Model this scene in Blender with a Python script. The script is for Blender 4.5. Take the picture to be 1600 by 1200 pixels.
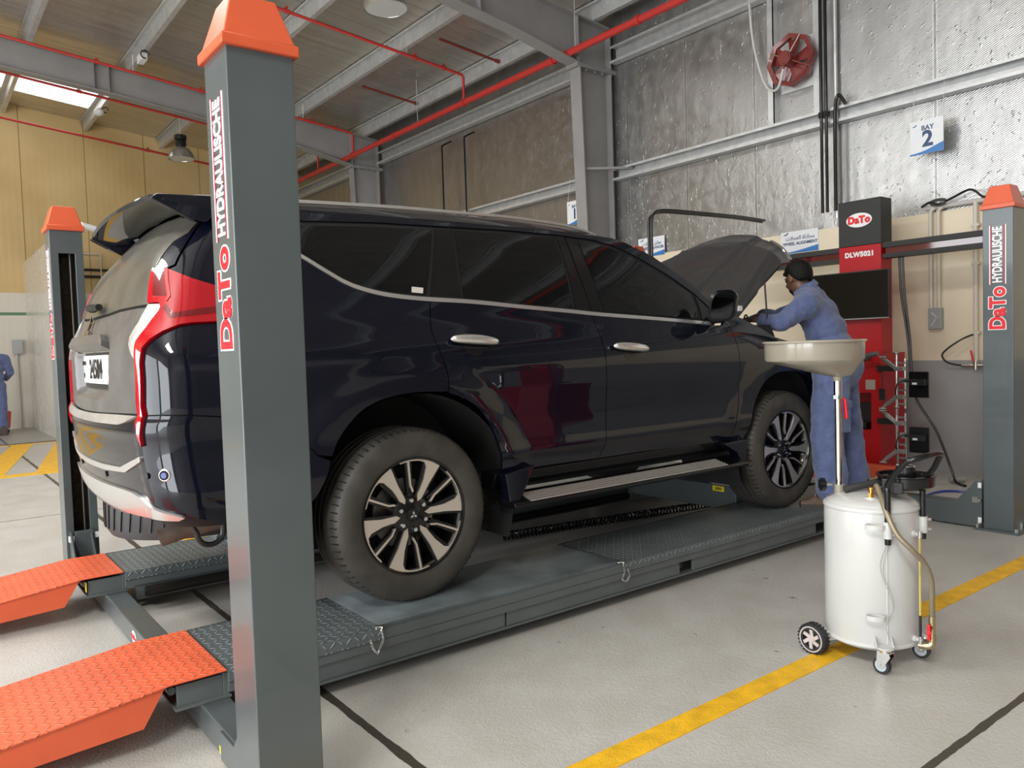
import bpy, bmesh, math, random
from mathutils import Vector, Matrix, noise
from mathutils.geometry import delaunay_2d_cdt
PI = math.pi
SC = bpy.context.scene
for _o in list(bpy.data.objects): bpy.data.objects.remove(_o)
COL = SC.collection
# ---------------------------------------------------------------- camera
cd = bpy.data.cameras.new('camera'); cam = bpy.data.objects.new('camera', cd); COL.objects.link(cam)
cd.sensor_width = 36; cd.lens = 27.725; cd.clip_start = .05; cd.clip_end = 200
_R = ((0.79311712, -0.60826282, -0.03133015), (-0.05312052, -0.01783748, -0.99842878), (0.60674826, 0.79353523, -0.04645844))
_m = Matrix((( _R[0][0], -_R[1][0], -_R[2][0], -1.7319), (_R[0][1], -_R[1][1], -_R[2][1], -2.9818), (_R[0][2], -_R[1][2], -_R[2][2], 1.3188), (0, 0, 0, 1)))
cam.matrix_world = _m
SC.camera = cam
# ---------------------------------------------------------------- light and exposure
SC.view_settings.view_transform = 'Standard'
try: SC.view_settings.look = 'None'
except Exception: pass
SC.view_settings.gamma = 1; SC.view_settings.use_curve_mapping = False
SC.view_settings.exposure = -0.27
W = bpy.data.worlds.new('sky'); SC.world = W; W.use_nodes = True
_bg = W.node_tree.nodes['Background']; _bg.inputs[0].default_value = (.80, .88, 1, 1); _bg.inputs[1].default_value = 1.0
def area(name, loc, rot, sx, sy, power, col):
    l = bpy.data.lights.new(name, 'AREA'); l.shape = 'RECTANGLE'; l.size = sx; l.size_y = sy; l.energy = power; l.color = col
    o = bpy.data.objects.new(name, l); o.location = loc; o.rotation_euler = rot; COL.objects.link(o); return o
# daylight through the open roller doors of the west side; side and roof panels are added fill
area('door_daylight', (-9.3, 2.5, 2.1), (0, -PI/2, 0), 4.2, 9.0, 980, (.93, .97, 1))
area('door_daylight', (-9.3, -4.9, 2.1), (0, -PI/2, 0), 4.2, 4.4, 680, (.93, .97, 1))
area('side_fill', (-1.0, -8.0, 4.2), (-PI/2, 0, 0), 12.0, 1.2, 80, (1, .98, .94))  # added fill for the faces towards the camera; this wall has no window
area('roof_fill', (-5.2, -4.4, 6.9), (0, 0, 0), 1.2, 2.6, 620, (1, .975, .93))  # this and the next ones: added overhead fill below the closed roof lining
area('roof_fill', (-5.0, 3.5, 6.6), (0, 0, 0), 1.3, 4.2, 480, (1, .98, .95))
area('roof_fill', (-.5, 6.6, 6.42), (0, 0, 0), 1.2, 1.2, 190, (1, .98, .95))
# ---------------------------------------------------------------- materials
def new_mat(name):
    m = bpy.data.materials.new(name); m.use_nodes = True
    return m, m.node_tree, m.node_tree.nodes['Principled BSDF']
def mat(name, col, rough=.5, metal=0., coat=0., bump=0., bscale=40., var=0., vscale=3., spec=.5, trans=0., emis=None, alpha=1., coatr=.05):
    m, nt, b = new_mat(name)
    c = (*col, 1)
    b.inputs['Base Color'].default_value = c; b.inputs['Roughness'].default_value = rough
    b.inputs['Metallic'].default_value = metal; b.inputs['Coat Weight'].default_value = coat
    b.inputs['Coat Roughness'].default_value = coatr
    b.inputs['Specular IOR Level'].default_value = spec; b.inputs['Transmission Weight'].default_value = trans
    b.inputs['Alpha'].default_value = alpha
    if emis:
        b.inputs['Emission Color'].default_value = (*emis[0], 1); b.inputs['Emission Strength'].default_value = emis[1]
    if bump or var:
        tc = nt.nodes.new('ShaderNodeTexCoord')
        if bump:
            n = nt.nodes.new('ShaderNodeTexNoise'); n.inputs['Scale'].default_value = bscale; n.inputs['Detail'].default_value = 3
            nt.links.new(tc.outputs['Object'], n.inputs['Vector'])
            bp = nt.nodes.new('ShaderNodeBump'); bp.inputs['Strength'].default_value = bump; bp.inputs['Distance'].default_value = .01
            nt.links.new(n.outputs[0], bp.inputs['Height']); nt.links.new(bp.outputs[0], b.inputs['Normal'])
        if var:
            n = nt.nodes.new('ShaderNodeTexNoise'); n.inputs['Scale'].default_value = vscale; n.inputs['Detail'].default_value = 6
            nt.links.new(tc.outputs['Object'], n.inputs['Vector'])
            r = nt.nodes.new('ShaderNodeValToRGB'); r.color_ramp.elements[0].position = .3; r.color_ramp.elements[1].position = .7
            r.color_ramp.elements[0].color = (*[x*(1-var) for x in col], 1); r.color_ramp.elements[1].color = (*[min(1, x*(1+var)) for x in col], 1)
            nt.links.new(n.outputs[0], r.inputs[0]); nt.links.new(r.outputs[0], b.inputs['Base Color'])
    return m
class NG:
    """tiny node-graph writer"""
    def __init__(s, m): s.nt = m.node_tree; s.b = s.nt.nodes['Principled BSDF']
    def n(s, t, **k):
        x = s.nt.nodes.new(t)
        for a, v in k.items(): setattr(x, a, v)
        return x
    def l(s, a, b): s.nt.links.new(a, b)
    def m(s, op, a, b=None, c=None):
        x = s.nt.nodes.new('ShaderNodeMath'); x.operation = op
        for i, v in enumerate((a, b, c)):
            if v is None: continue
            if isinstance(v, (int, float)): x.inputs[i].default_value = v
            else: s.l(v, x.inputs[i])
        return x.outputs[0]
    def mix(s, f, a, b):
        x = s.nt.nodes.new('ShaderNodeMix'); x.data_type = 'RGBA'
        for i, v in ((0, f), (6, a), (7, b)):
            if isinstance(v, (int, float)): x.inputs[i].default_value = v
            elif isinstance(v, tuple): x.inputs[i].default_value = (*v, 1)
            else: s.l(v, x.inputs[i])
        return x.outputs[2]
    def pos(s, kind='Object'):
        tc = s.n('ShaderNodeTexCoord'); sp = s.n('ShaderNodeSeparateXYZ'); s.l(tc.outputs[kind], sp.inputs[0]); s.v = tc.outputs[kind]
        return sp.outputs
    def noise(s, scale, detail=4, vec=None, rough=.5):
        x = s.n('ShaderNodeTexNoise'); x.inputs['Scale'].default_value = scale; x.inputs['Detail'].default_value = detail; x.inputs['Roughness'].default_value = rough
        s.l(vec or s.v, x.inputs['Vector']); return x.outputs[0]
    def scaled(s, sx, sy, sz):
        x = s.n('ShaderNodeMapping'); s.l(s.v, x.inputs['Vector']); x.inputs['Scale'].default_value = (sx, sy, sz); return x.outputs[0]
    def ramp(s, f, *st):
        x = s.n('ShaderNodeValToRGB'); e = x.color_ramp.elements
        while len(e) < len(st): e.new(.5)
        for i, (p, c) in enumerate(st): e[i].position = p; e[i].color = (*(c if isinstance(c, tuple) else (c, c, c)), 1)
        s.l(f, x.inputs[0]); return x.outputs[0]
    def bump(s, h, strength=.5, dist=.01):
        x = s.n('ShaderNodeBump'); x.inputs['Strength'].default_value = strength; x.inputs['Distance'].default_value = dist
        s.l(h, x.inputs['Height']); s.l(x.outputs[0], s.b.inputs['Normal']); return x
    def set(s, name, v):
        if isinstance(v, (int, float)): s.b.inputs[name].default_value = v
        elif isinstance(v, tuple): s.b.inputs[name].default_value = (*v, 1)
        else: s.l(v, s.b.inputs[name])
# ---------------------------------------------------------------- mesh builder
def wm(o):
    b = Matrix.Translation(o.location) @ o.rotation_euler.to_matrix().to_4x4()
    return (wm(o.parent) @ o.matrix_parent_inverse @ b) if o.parent else b
def attach(o, parent):
    """parent a part that was modelled in place"""
    o.parent = parent; o.matrix_parent_inverse = wm(parent).inverted()
def frame(d):
    d = Vector(d).normalized(); a = Vector((0, 0, 1)) if abs(d.z) < .9 else Vector((1, 0, 0))
    u = d.cross(a).normalized(); return u, d.cross(u).normalized()
class MB:
    def __init__(s): s.v = []; s.f = []; s.mi = []; s.cur = 0
    def add(s, vs, fs):
        k = len(s.v); s.v += [tuple(p) for p in vs]; s.f += [tuple(i+k for i in f) for f in fs]; s.mi += [s.cur]*len(fs); return s
    def mat(s, i): s.cur = i; return s
    def box(s, a, b, R=None, c=None):
        x0, y0, z0 = a; x1, y1, z1 = b
        vs = [Vector(p) for p in ((x0,y0,z0),(x1,y0,z0),(x1,y1,z0),(x0,y1,z0),(x0,y0,z1),(x1,y0,z1),(x1,y1,z1),(x0,y1,z1))]
        if R is not None:
            c = Vector(c) if c is not None else Vector(((x0+x1)/2, (y0+y1)/2, (z0+z1)/2)); vs = [R @ (p-c) + c for p in vs]
        return s.add(vs, [(0,3,2,1),(4,5,6,7),(0,1,5,4),(1,2,6,5),(2,3,7,6),(3,0,4,7)])
    def bar(s, p, q, w, h, up=(0,0,1)):
        p = Vector(p); q = Vector(q); d = (q-p).normalized(); up = Vector(up)
        sd = d.cross(up).normalized()*w/2; u = sd.cross(d).normalized()*h/2
        vs = [p-sd-u, p+sd-u, p+sd+u, p-sd+u, q-sd-u, q+sd-u, q+sd+u, q-sd+u]
        return s.add(vs, [(0,3,2,1),(4,5,6,7),(0,1,5,4),(1,2,6,5),(2,3,7,6),(3,0,4,7)])
    def cyl(s, p, q, r, r2=None, n=20, caps=True):
        p = Vector(p); q = Vector(q); u, w = frame(q-p); r2 = r if r2 is None else r2
        vs = []
        for c, rr in ((p, r), (q, r2)):
            for i in range(n): a = 2*PI*i/n; vs.append(c+u*rr*math.cos(a)+w*rr*math.sin(a))
        fs = [(i, i+n, (i+1) % n+n, (i+1) % n) for i in range(n)]
        if caps: fs += [tuple(range(n)), tuple(range(2*n-1, n-1, -1))]
        return s.add(vs, fs)
    def tube(s, pts, r, n=10, closed=False, rad=None, caps=True):
        P = [Vector(p) for p in pts]; m = len(P); vs = []; pu = None
        for i, p in enumerate(P):
            if closed: d = P[(i+1) % m]-P[i-1]
            else: d = P[min(i+1, m-1)]-P[max(i-1, 0)]
            if d.length < 1e-9: d = Vector((0, 0, 1))
            d.normalize()
            if pu is None: u, _ = frame(d)
            else:
                u = pu-d*pu.dot(d)
                u = u.normalized() if u.length > 1e-6 else frame(d)[0]
            pu = u; w = d.cross(u); rr = rad[i] if rad else r
            for k in range(n): a = 2*PI*k/n; vs.append(p+u*rr*math.cos(a)+w*rr*math.sin(a))
        fs = []
        for i in range(m if closed else m-1):
            j = (i+1) % m
            for k in range(n): fs.append((i*n+k, i*n+(k+1) % n, j*n+(k+1) % n, j*n+k))
        if not closed and caps: fs += [tuple(range(n-1, -1, -1)), tuple((m-1)*n+k for k in range(n))]
        return s.add(vs, fs)
    def lathe(s, prof, c=(0,0,0), axis=(0,0,1), n=32, caps=True):
        u, w = frame(axis); ax = Vector(axis).normalized(); c = Vector(c); vs = []
        for (r, h) in prof:
            for k in range(n): a = 2*PI*k/n; vs.append(c+ax*h+u*r*math.cos(a)+w*r*math.sin(a))
        fs = []
        for i in range(len(prof)-1):
            for k in range(n): fs.append((i*n+k, i*n+(k+1) % n, (i+1)*n+(k+1) % n, (i+1)*n+k))
        if caps and prof[0][0] > 1e-6: fs.append(tuple(range(n-1, -1, -1)))
        if caps and prof[-1][0] > 1e-6: fs.append(tuple((len(prof)-1)*n+k for k in range(n)))
        return s.add(vs, fs)
    def prism(s, poly, o, u, w, h):
        """2-D polygon in axes u,w from origin o, extruded along h (vector)"""
        o = Vector(o); u = Vector(u); w = Vector(w); h = Vector(h); n = len(poly)
        b = [o+u*x+w*y for x, y in poly]
        return s.add(b+[p+h for p in b], [tuple(range(n-1, -1, -1)), tuple(range(n, 2*n))]+[(i, (i+1) % n, (i+1) % n+n, i+n) for i in range(n)])
    def grid(s, fn, nu, nv, closeu=False):
        vs = [fn(i/(nu if closeu else nu-1), j/(nv-1)) for i in range(nu) for j in range(nv)]
        fs = []
        for i in range(nu if closeu else nu-1):
            for j in range(nv-1): a = i*nv+j; b = ((i+1) % nu)*nv+j; fs.append((a, b, b+1, a+1))
        return s.add(vs, fs)
    def ball(s, c, r, n=16, m=10, R=None):
        c = Vector(c); r = Vector((r, r, r)) if isinstance(r, (int, float)) else Vector(r)
        vs = []; fs = []
        for i in range(m+1):
            t = PI*i/m
            for k in range(n):
                a = 2*PI*k/n; p = Vector((r.x*math.sin(t)*math.cos(a), r.y*math.sin(t)*math.sin(a), r.z*math.cos(t)))
                vs.append(c+(R @ p if R is not None else p))
        for i in range(m):
            for k in range(n): fs.append((i*n+k, (i+1)*n+k, (i+1)*n+(k+1) % n, i*n+(k+1) % n))
        return s.add(vs, fs)
    def build(s, name, mats, parent=None, bevel=0., seg=2, sharp=38, sub=0, loc=None, weld=True):
        me = bpy.data.meshes.new(name); me.from_pydata(s.v, [], s.f)
        mats = mats if isinstance(mats, (list, tuple)) else [mats]
        for m in mats: me.materials.append(m)
        if len(mats) > 1:
            for p, i in zip(me.polygons, s.mi): p.material_index = i
        bm = bmesh.new(); bm.from_mesh(me)
        if weld: bmesh.ops.remove_doubles(bm, verts=bm.verts, dist=1e-6)
        bmesh.ops.recalc_face_normals(bm, faces=bm.faces)
        bm.to_mesh(me); bm.free()
        for p in me.polygons: p.use_smooth = True
        me.set_sharp_from_angle(angle=math.radians(sharp))
        o = bpy.data.objects.new(name, me); COL.objects.link(o)
        if parent: attach(o, parent)
        if loc: o.location = loc
        if bevel:
            md = o.modifiers.new('bevel', 'BEVEL'); md.width = bevel; md.segments = seg; md.limit_method = 'ANGLE'; md.angle_limit = math.radians(40); md.harden_normals = True
        if sub:
            md = o.modifiers.new('sub', 'SUBSURF'); md.levels = sub; md.render_levels = sub
        return o
def tag(o, label, cat, group=None, kind=None):
    o['label'] = label; o['category'] = cat
    if group: o['group'] = group
    if kind: o['kind'] = kind
    return o
def thing(name, label, cat, loc=(0,0,0), group=None, rz=0):
    o = bpy.data.objects.new(name, None); o.empty_display_size = .1; o.location = loc; o.rotation_euler = (0, 0, rz); COL.objects.link(o)
    return tag(o, label, cat, group)
def structure(o): o['kind'] = 'structure'; return o
def kids(o): return [c for c in bpy.data.objects if c.parent == o]
def copy_tree(o, loc=None, label=None, parent=None, rz=None, deep=True):
    c = o.copy(); COL.objects.link(c)
    if parent:
        c.parent = parent; c.matrix_parent_inverse = o.matrix_parent_inverse.copy()
    if loc is not None: c.location = loc
    if rz is not None: c.rotation_euler = (0, 0, rz)
    if label: c['label'] = label
    if deep:
        for k in kids(o): copy_tree(k, parent=c)
    return c
def curve_pts(ctrl, n=8):
    """Catmull-Rom through control points"""
    P = [Vector(p) for p in ctrl]; out = []
    for i in range(len(P)-1):
        a = P[max(i-1, 0)]; b = P[i]; c = P[i+1]; d = P[min(i+2, len(P)-1)]
        for k in range(n):
            t = k/n; out.append(.5*((2*b)+(c-a)*t+(2*a-5*b+4*c-d)*t*t+(3*b-a-3*c+d)*t**3))
    out.append(P[-1]); return out
def text(name, s, size, o, right, up, m, parent=None, depth=.002, bold=0., align='CENTER', sx=1., shear=0., space=1., valign='CENTER'):
    """real extruded lettering: origin o, reading direction right, up direction up"""
    cu = bpy.data.curves.new(name, 'FONT'); cu.body = s; cu.size = size; cu.extrude = depth/2; cu.offset = bold; cu.align_x = align; cu.align_y = valign; cu.shear = shear; cu.space_character = space
    cu.resolution_u = 4
    t = bpy.data.objects.new(name, cu); COL.objects.link(t)
    dg = bpy.context.evaluated_depsgraph_get(); dg.update()
    me = bpy.data.meshes.new_from_object(t.evaluated_get(dg))
    bpy.data.objects.remove(t); bpy.data.curves.remove(cu)
    r = Vector(right).normalized(); u = Vector(up); u = (u-r*u.dot(r)).normalized(); n = r.cross(u)
    M = Matrix(((r.x*sx, u.x, n.x, o[0]), (r.y*sx, u.y, n.y, o[1]), (r.z*sx, u.z, n.z, o[2]), (0, 0, 0, 1)))
    me.transform(M); me.materials.clear(); me.materials.append(m)
    ob = bpy.data.objects.new(name, me); COL.objects.link(ob)
    if parent: attach(ob, parent)
    return ob
def lerp(a, b, t): return a+(b-a)*t
def sstep(a, b, x): t = max(0., min(1., (x-a)/(b-a))); return t*t*(3-2*t)
# ================================================================ setting
SL = .115                                     # roof slope, falling towards the front wall
def roof_z(x): return 5.78+SL*(6.09-x)
XW = 6.09; YB = 15.65; YR = -8.2; XD = -9.6
# --- materials of the shell
def floor_material():
    m, nt, b = new_mat('sealed_concrete'); g = NG(m); x, y, z = g.pos()
    big = g.noise(.55, 5); mid = g.noise(3.2, 6, rough=.65); fine = g.noise(110, 2)
    c = g.ramp(big, (.3, (.46, .445, .415)), (.7, (.55, .535, .50)))
    c = g.mix(g.m('MULTIPLY', g.ramp(mid, (.42, 1.), (.6, 0.)), .30), c, (.40, .365, .31))
    st = g.noise(1.4, 3); sp = g.noise(11, 3)
    spot = g.m('MULTIPLY', g.ramp(sp, (.70, 0.), (.74, 1.)), g.ramp(st, (.5, 0.), (.6, .8)))
    c = g.mix(spot, c, (.10, .09, .08))
    # sawn expansion joints
    def joint(v, at, w):
        d = g.m('ABSOLUTE', g.m('SUBTRACT', v, at)); wob = g.m('MULTIPLY', g.noise(9, 3), .016)
        return g.m('LESS_THAN', d, g.m('ADD', wob, w-.008))
    j = g.m('MAXIMUM', joint(x, -.515, .018), g.m('MAXIMUM', joint(y, -1.865, .014), g.m('MAXIMUM', joint(y, 4.79, .010), joint(x, 4.6, .008))))
    c = g.mix(j, c, (.060, .05, .04))
    # polished loading strip beyond the hatching, with thin wet streaks
    far = g.m('GREATER_THAN', y, 12.02)
    c = g.mix(g.m('MULTIPLY', far, .45), c, (.20, .19, .165))
    g.set('Base Color', c); g.set('Roughness', g.ramp(mid, (.3, .30), (.7, .46))); g.set('Specular IOR Level', .5)
    h = g.m('SUBTRACT', g.m('ADD', g.m('MULTIPLY', fine, .35), g.m('MULTIPLY', g.noise(45, 3), .35)), g.m('MULTIPLY', j, 1.5))
    g.bump(h, .75, .006)
    return m
def foil_material(name, seam_axis, pitch, off, tone=(.46, .46, .455), rough=.28, stain=True, flow=(1.6, 2.6, .75)):
    m, nt, b = new_mat(name); g = NG(m); x, y, z = g.pos(); p = (x, y, z)[seam_axis]
    v = g.scaled(*flow)
    wr = g.noise(2.6, 6, vec=v, rough=.6); cr = g.noise(7, 5, rough=.6); dent = g.noise(23, 2)
    f = g.m('FRACT', g.m('ADD', g.m('DIVIDE', g.m('SUBTRACT', p, off), pitch), 50.))
    d = g.m('MULTIPLY', g.m('MINIMUM', f, g.m('SUBTRACT', 1., f)), pitch)
    seam = g.m('LESS_THAN', d, .010); lip = g.m('LESS_THAN', d, .022)
    c = g.ramp(wr, (.25, tuple(t*.84 for t in tone)), (.75, tuple(min(1, t*1.14) for t in tone)))
    if stain:
        run = g.noise(2.2, 4, vec=g.scaled(9, 9, .5))
        c = g.mix(g.m('MULTIPLY', g.ramp(run, (.58, 0.), (.72, .28)), 1.), c, (.42, .36, .27))
    c = g.mix(g.m('MULTIPLY', lip, .35), c, (.85, .85, .85)); c = g.mix(g.m('MULTIPLY', seam, .75), c, (.22, .22, .22))
    g.set('Base Color', c); g.set('Metallic', .95); g.set('Roughness', g.ramp(cr, (.3, rough), (.7, rough+.16)))
    # woven scrim, dents and creases
    a = g.m('SINE', g.m('MULTIPLY', g.m('ADD', g.m('MULTIPLY', y, .45), z), 330.))
    h = g.m('ADD', g.m('MULTIPLY', wr, .8), g.m('ADD', g.m('MULTIPLY', cr, .9), g.m('MULTIPLY', g.ramp(dent, (.64, 0.), (.72, 1.)), .7)))
    h = g.m('ADD', h, g.m('MULTIPLY', a, .09)); h = g.m('SUBTRACT', h, g.m('MULTIPLY', seam, 1.))
    g.bump(h, .42, .012)
    return m
def front_wall_material():
    m, nt, b = new_mat('cream_and_grey_wall_paint'); g = NG(m); x, y, z = g.pos()
    k = g.m('GREATER_THAN', z, 1.067); n = g.noise(1.6, 5)
    c = g.mix(k, g.ramp(n, (.3, (.30, .295, .29)), (.7, (.35, .345, .34))), g.ramp(n, (.3, (.72, .62, .46)), (.7, (.80, .70, .53))))
    g.set('Base Color', c); g.set('Roughness', .42); g.bump(g.noise(60, 2), .08, .004); return m
def yellow_panel_material():
    m, nt, b = new_mat('yellow_sandwich_panel'); g = NG(m); x, y, z = g.pos()
    f = g.m('FRACT', g.m('ADD', g.m('DIVIDE', g.m('SUBTRACT', x, .27), 1.16), 30.)); s = g.m('LESS_THAN', f, .012)
    rib = g.m('SINE', g.m('MULTIPLY', x, 52.)); n = g.noise(1.1, 5)
    c = g.ramp(n, (.3, (.56, .39, .165)), (.7, (.66, .48, .23))); c = g.mix(s, c, (.22, .15, .06))
    low = g.m('LESS_THAN', z, 2.72); c = g.mix(low, c, (.66, .62, .54))
    c = g.mix(g.m('LESS_THAN', g.m('ABSOLUTE', g.m('SUBTRACT', z, 2.30)), .03), c, (.10, .22, .12))
    g.set('Base Color', c); g.set('Roughness', .45)
    g.bump(g.m('ADD', g.m('MULTIPLY', rib, .12), g.m('MULTIPLY', s, -1.)), .5, .01); return m
def tile_material():
    m, nt, b = new_mat('wet_white_tile'); g = NG(m); x, y, z = g.pos()
    def gr(v, p):
        f = g.m('FRACT', g.m('ADD', g.m('DIVIDE', v, p), 20.)); return g.m('LESS_THAN', f, .012)
    ln = g.m('MAXIMUM', gr(z, .305), gr(y, .61)); n = g.noise(1.5, 4); run = g.noise(3, 4, vec=g.scaled(8, 8, .6))
    c = g.ramp(n, (.3, (.70, .685, .645)), (.7, (.78, .765, .725)))
    c = g.mix(g.ramp(run, (.54, 0.), (.70, .30)), c, (.50, .47, .44)); c = g.mix(g.m('MULTIPLY', ln, .5), c, (.5, .48, .45))
    g.set('Base Color', c); g.set('Roughness', g.ramp(run, (.4, .10), (.65, .35))); g.bump(ln, .25, .004); return m
M_FLOOR = floor_material()
M_FOIL = foil_material('wall_foil', 1, 1.0, .553)
M_ROOF = foil_material('roof_foil', 1, 1.02, .35, tone=(.66, .64, .60), rough=.32, stain=False, flow=(.35, 3.5, 1.))
M_GALV = mat('galvanised_steel', (.60, .61, .61), .38, .5, var=.12, vscale=9)
M_STEEL = mat('grey_primer_steel', (.27, .26, .255), .5, var=.08)
M_REDPIPE = mat('red_pipe_paint', (.50, .035, .03), .38)
M_YLINE = mat('yellow_floor_paint', (.84, .47, .02), .5, var=.18, vscale=14, bump=.3, bscale=120)
M_BLACK = mat('black_plastic', (.012, .012, .012), .4)
M_BLACKG = mat('black_gloss_paint', (.008, .008, .009), .15)
M_RUBBER = mat('rubber', (.02, .02, .02), .7)
M_CHROME = mat('chrome', (.82, .82, .82), .08, 1)
M_WHITE = mat('white_paint', (.80, .80, .80), .4)
M_GREYPVC = mat('grey_conduit_plastic', (.52, .50, .47), .45)
M_SKY = mat('roof_light_sheet', (.9, .9, .9), .5, emis=((1, 1, .98), 2.6))

fl = structure(MB().box((XD, YR, -.2), (XW+.2, YB+.2, 0)).build('floor', M_FLOOR))
w = structure(MB().box((XW, YR, 0), (XW+.2, YB, 2.475)).build('wall_front', front_wall_material()))
w = structure(MB().box((XW+.03, YR, 2.475), (XW+.2, YB, 5.95)).build('wall_front_upper', M_FOIL))
w = structure(MB().box((XD, YB, 0), (XW+.2, YB+.15, 7.8)).build('wall_back', yellow_panel_material()))
w = structure(MB().box((XD, YR-.15, 0), (XW+.2, YR, 7.8)).build('wall_right', mat('dim_grey_cladding', (.20, .19, .175), .6, var=.2, vscale=1.5)))
# west side: masonry piers and lintel around the open roller doors
wb = MB(); wb.box((XD-.2, YR, 4.4), (XD, YB, 7.8))
for a, b2 in ((YR, -7.2), (-2.6, -1.9), (7.0, YB)): wb.box((XD-.2, a, 0), (XD, b2, 4.4))
structure(wb.build('wall_left', front_wall_material()))
w = structure(MB().box((.225, 10.2, 0), (.345, YB, 3.32)).build('wall_partition', tile_material()))
w['label'] = 'low white tiled wash bay partition'
# roof lining with two roof lights left open
rb = MB()
def roof_patch(x0, x1, y0, y1):
    vs = [(x, y, roof_z(x)+d) for d in (0, .06) for x, y in ((x0, y0), (x1, y0), (x1, y1), (x0, y1))]
    rb.add(vs, [(0,3,2,1),(4,5,6,7),(0,1,5,4),(1,2,6,5),(2,3,7,6),(3,0,4,7)])
roof_patch(XD, XW+.2, YR, 13.60); roof_patch(XD, XW+.2, 14.68, YB); roof_patch(1.42, XW+.2, 13.60, 14.68); roof_patch(XD, -1.36, 13.60, 14.68); roof_patch(-.06, .06, 13.60, 14.68)
structure(rb.build('ceiling', M_ROOF))
for k, (x0, x1) in enumerate(((.06, 1.42), (-1.36, -.06))):
    b = MB(); vs = [(x, y, roof_z(x)+d) for d in (.03, .05) for x, y in ((x0, 13.6), (x1, 13.6), (x1, 14.68), (x0, 14.68))]
    b.add(vs, [(0,3,2,1),(4,5,6,7),(0,1,5,4),(1,2,6,5),(2,3,7,6),(3,0,4,7)])
    structure(b.build('window_%d' % (k+1), M_SKY))
# floor drain channel and painted lines
tag(MB().box((XD, -1.263+.012, 0), (5.3, -1.163+.012, .003)).build('painted_bay_line', M_YLINE), 'long yellow line painted on the floor under the white tank', 'floor marking')
hb = MB(); hb.box((-3.2, 11.86, 0), (.22, 11.96, .003)); hb.box((-3.2, 7.72, 0), (.22, 7.98, .003))
for k in range(7):
    x = -4.3+k*.62
    hb.prism([(x, 7.98), (x+.30, 7.98), (x+1.02, 11.86), (x+.72, 11.86)], (0, 0, 0), (1, 0, 0), (0, 1, 0), (0, 0, .003))
tag(hb.build('painted_floor_hatching', M_YLINE), 'yellow diagonal hatching on the floor before the tiled wash bay', 'floor marking')
tag(MB().box((-.21, 2.95, 0), (-.08, 3.35, .003)).build('painted_floor_mark', M_YLINE), 'short yellow floor mark seen under the car tail', 'floor marking')
db = MB()
for k in range(24): db.box((-3.2+k*.145, 11.99, 0), (-3.2+k*.145+.135, 12.13, .006))
tag(db.build('drain_grating', mat('dark_grating', (.09, .09, .085), .5)), 'dark slotted drain grating beyond the yellow hatching', 'drain')

# ---------------------------------------------------------------- steel frame
def column(y, label):
    t = thing('steel_column', label, 'column', (5.8, y, 0), 'tapered steel portal columns')
    b = MB(); x0 = 5.62; x1 = 5.48
    b.bar((x0, y, 0), (x1, y, 5.02), .20, .016, up=(1, 0, 0)); b.build('inner_flange', M_STEEL, t)
    MB().box((6.03, y-.10, 0), (6.05, y+.10, 5.55)).build('outer_flange', M_STEEL, t)
    MB().prism([(x0, 0), (6.03, 0), (6.03, 5.02), (x1, 5.02)], (0, y-.006, 0), (1, 0, 0), (0, 0, 1), (0, .012, 0)).build('web', M_STEEL, t)
    MB().box((5.42, y-.11, 5.0), (6.12, y+.11, 5.022)).box((5.42, y-.11, 4.975), (6.12, y+.11, 4.997)).build('splice_plate', M_STEEL, t)
    bb = MB()
    for x in (5.62, 5.78, 5.92, 6.09):
        for s in (-.06, .06): bb.cyl((x, y+s, 4.945), (x, y+s, 5.05), .013, n=6)
    bb.build('bolt', M_STEEL, t)
    MB().bar((5.56, y-.05, 3.66), (6.08, y-.42, 3.66), .05, .03).build('girt_brace', M_STEEL, t)
column(4.86, 'tapered grey steel column rising behind the car roof, nearer of two')
column(11.5, 'tapered grey steel column in the far corner, farther of two')
def rafter(y, label):
    t = thing('roof_rafter', label, 'beam', (6.0, y, 5.3), 'tapered steel rafters')
    top = lambda x: roof_z(x)-.21
    bot = [(6.03, 5.022), (5.48, 5.022), (4.43, 5.246), (2.7, 5.50), (1.1, 5.71), (-.4, 5.86), (-3, 6.16), (XD, top(XD)-.45)]
    MB().prism(bot+[(XD, top(XD)), (6.03, top(6.03))], (0, y-.006, 0), (1, 0, 0), (0, 0, 1), (0, .012, 0)).build('web', M_STEEL, t)
    b = MB()
    for p, q in zip(bot[1:-1], bot[2:]): b.bar((p[0], y, p[1]), (q[0], y, q[1]), .20, .016)
    b.build('bottom_flange', M_STEEL, t)
    MB().bar((6.03, y, top(6.03)), (XD, y, top(XD)), .20, .016).build('top_flange', M_STEEL, t)
    for x in (5.47, 3.9, 1.14, .92, -1.6):
        zb = [lerp(p[1], q[1], (p[0]-x)/(p[0]-q[0])) for p, q in zip(bot[:-1], bot[1:]) if q[0] <= x <= p[0]][0]
        MB().box((x-.006, y-.095, zb), (x+.006, y+.095, top(x))).build('stiffener', M_STEEL, t)
rafter(4.86, 'grey steel rafter at the top of the picture, nearest the camera')
rafter(11.5, 'grey steel rafter crossing behind the tall post to the far corner')
PNAMES = ('purlin nearest the front wall', 'second purlin from the front wall', 'third purlin from the front wall', 'fourth purlin from the front wall, right of the skylight', 'fifth purlin from the front wall, at the skylight edge', 'sixth purlin from the front wall', 'seventh purlin from the front wall')
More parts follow.
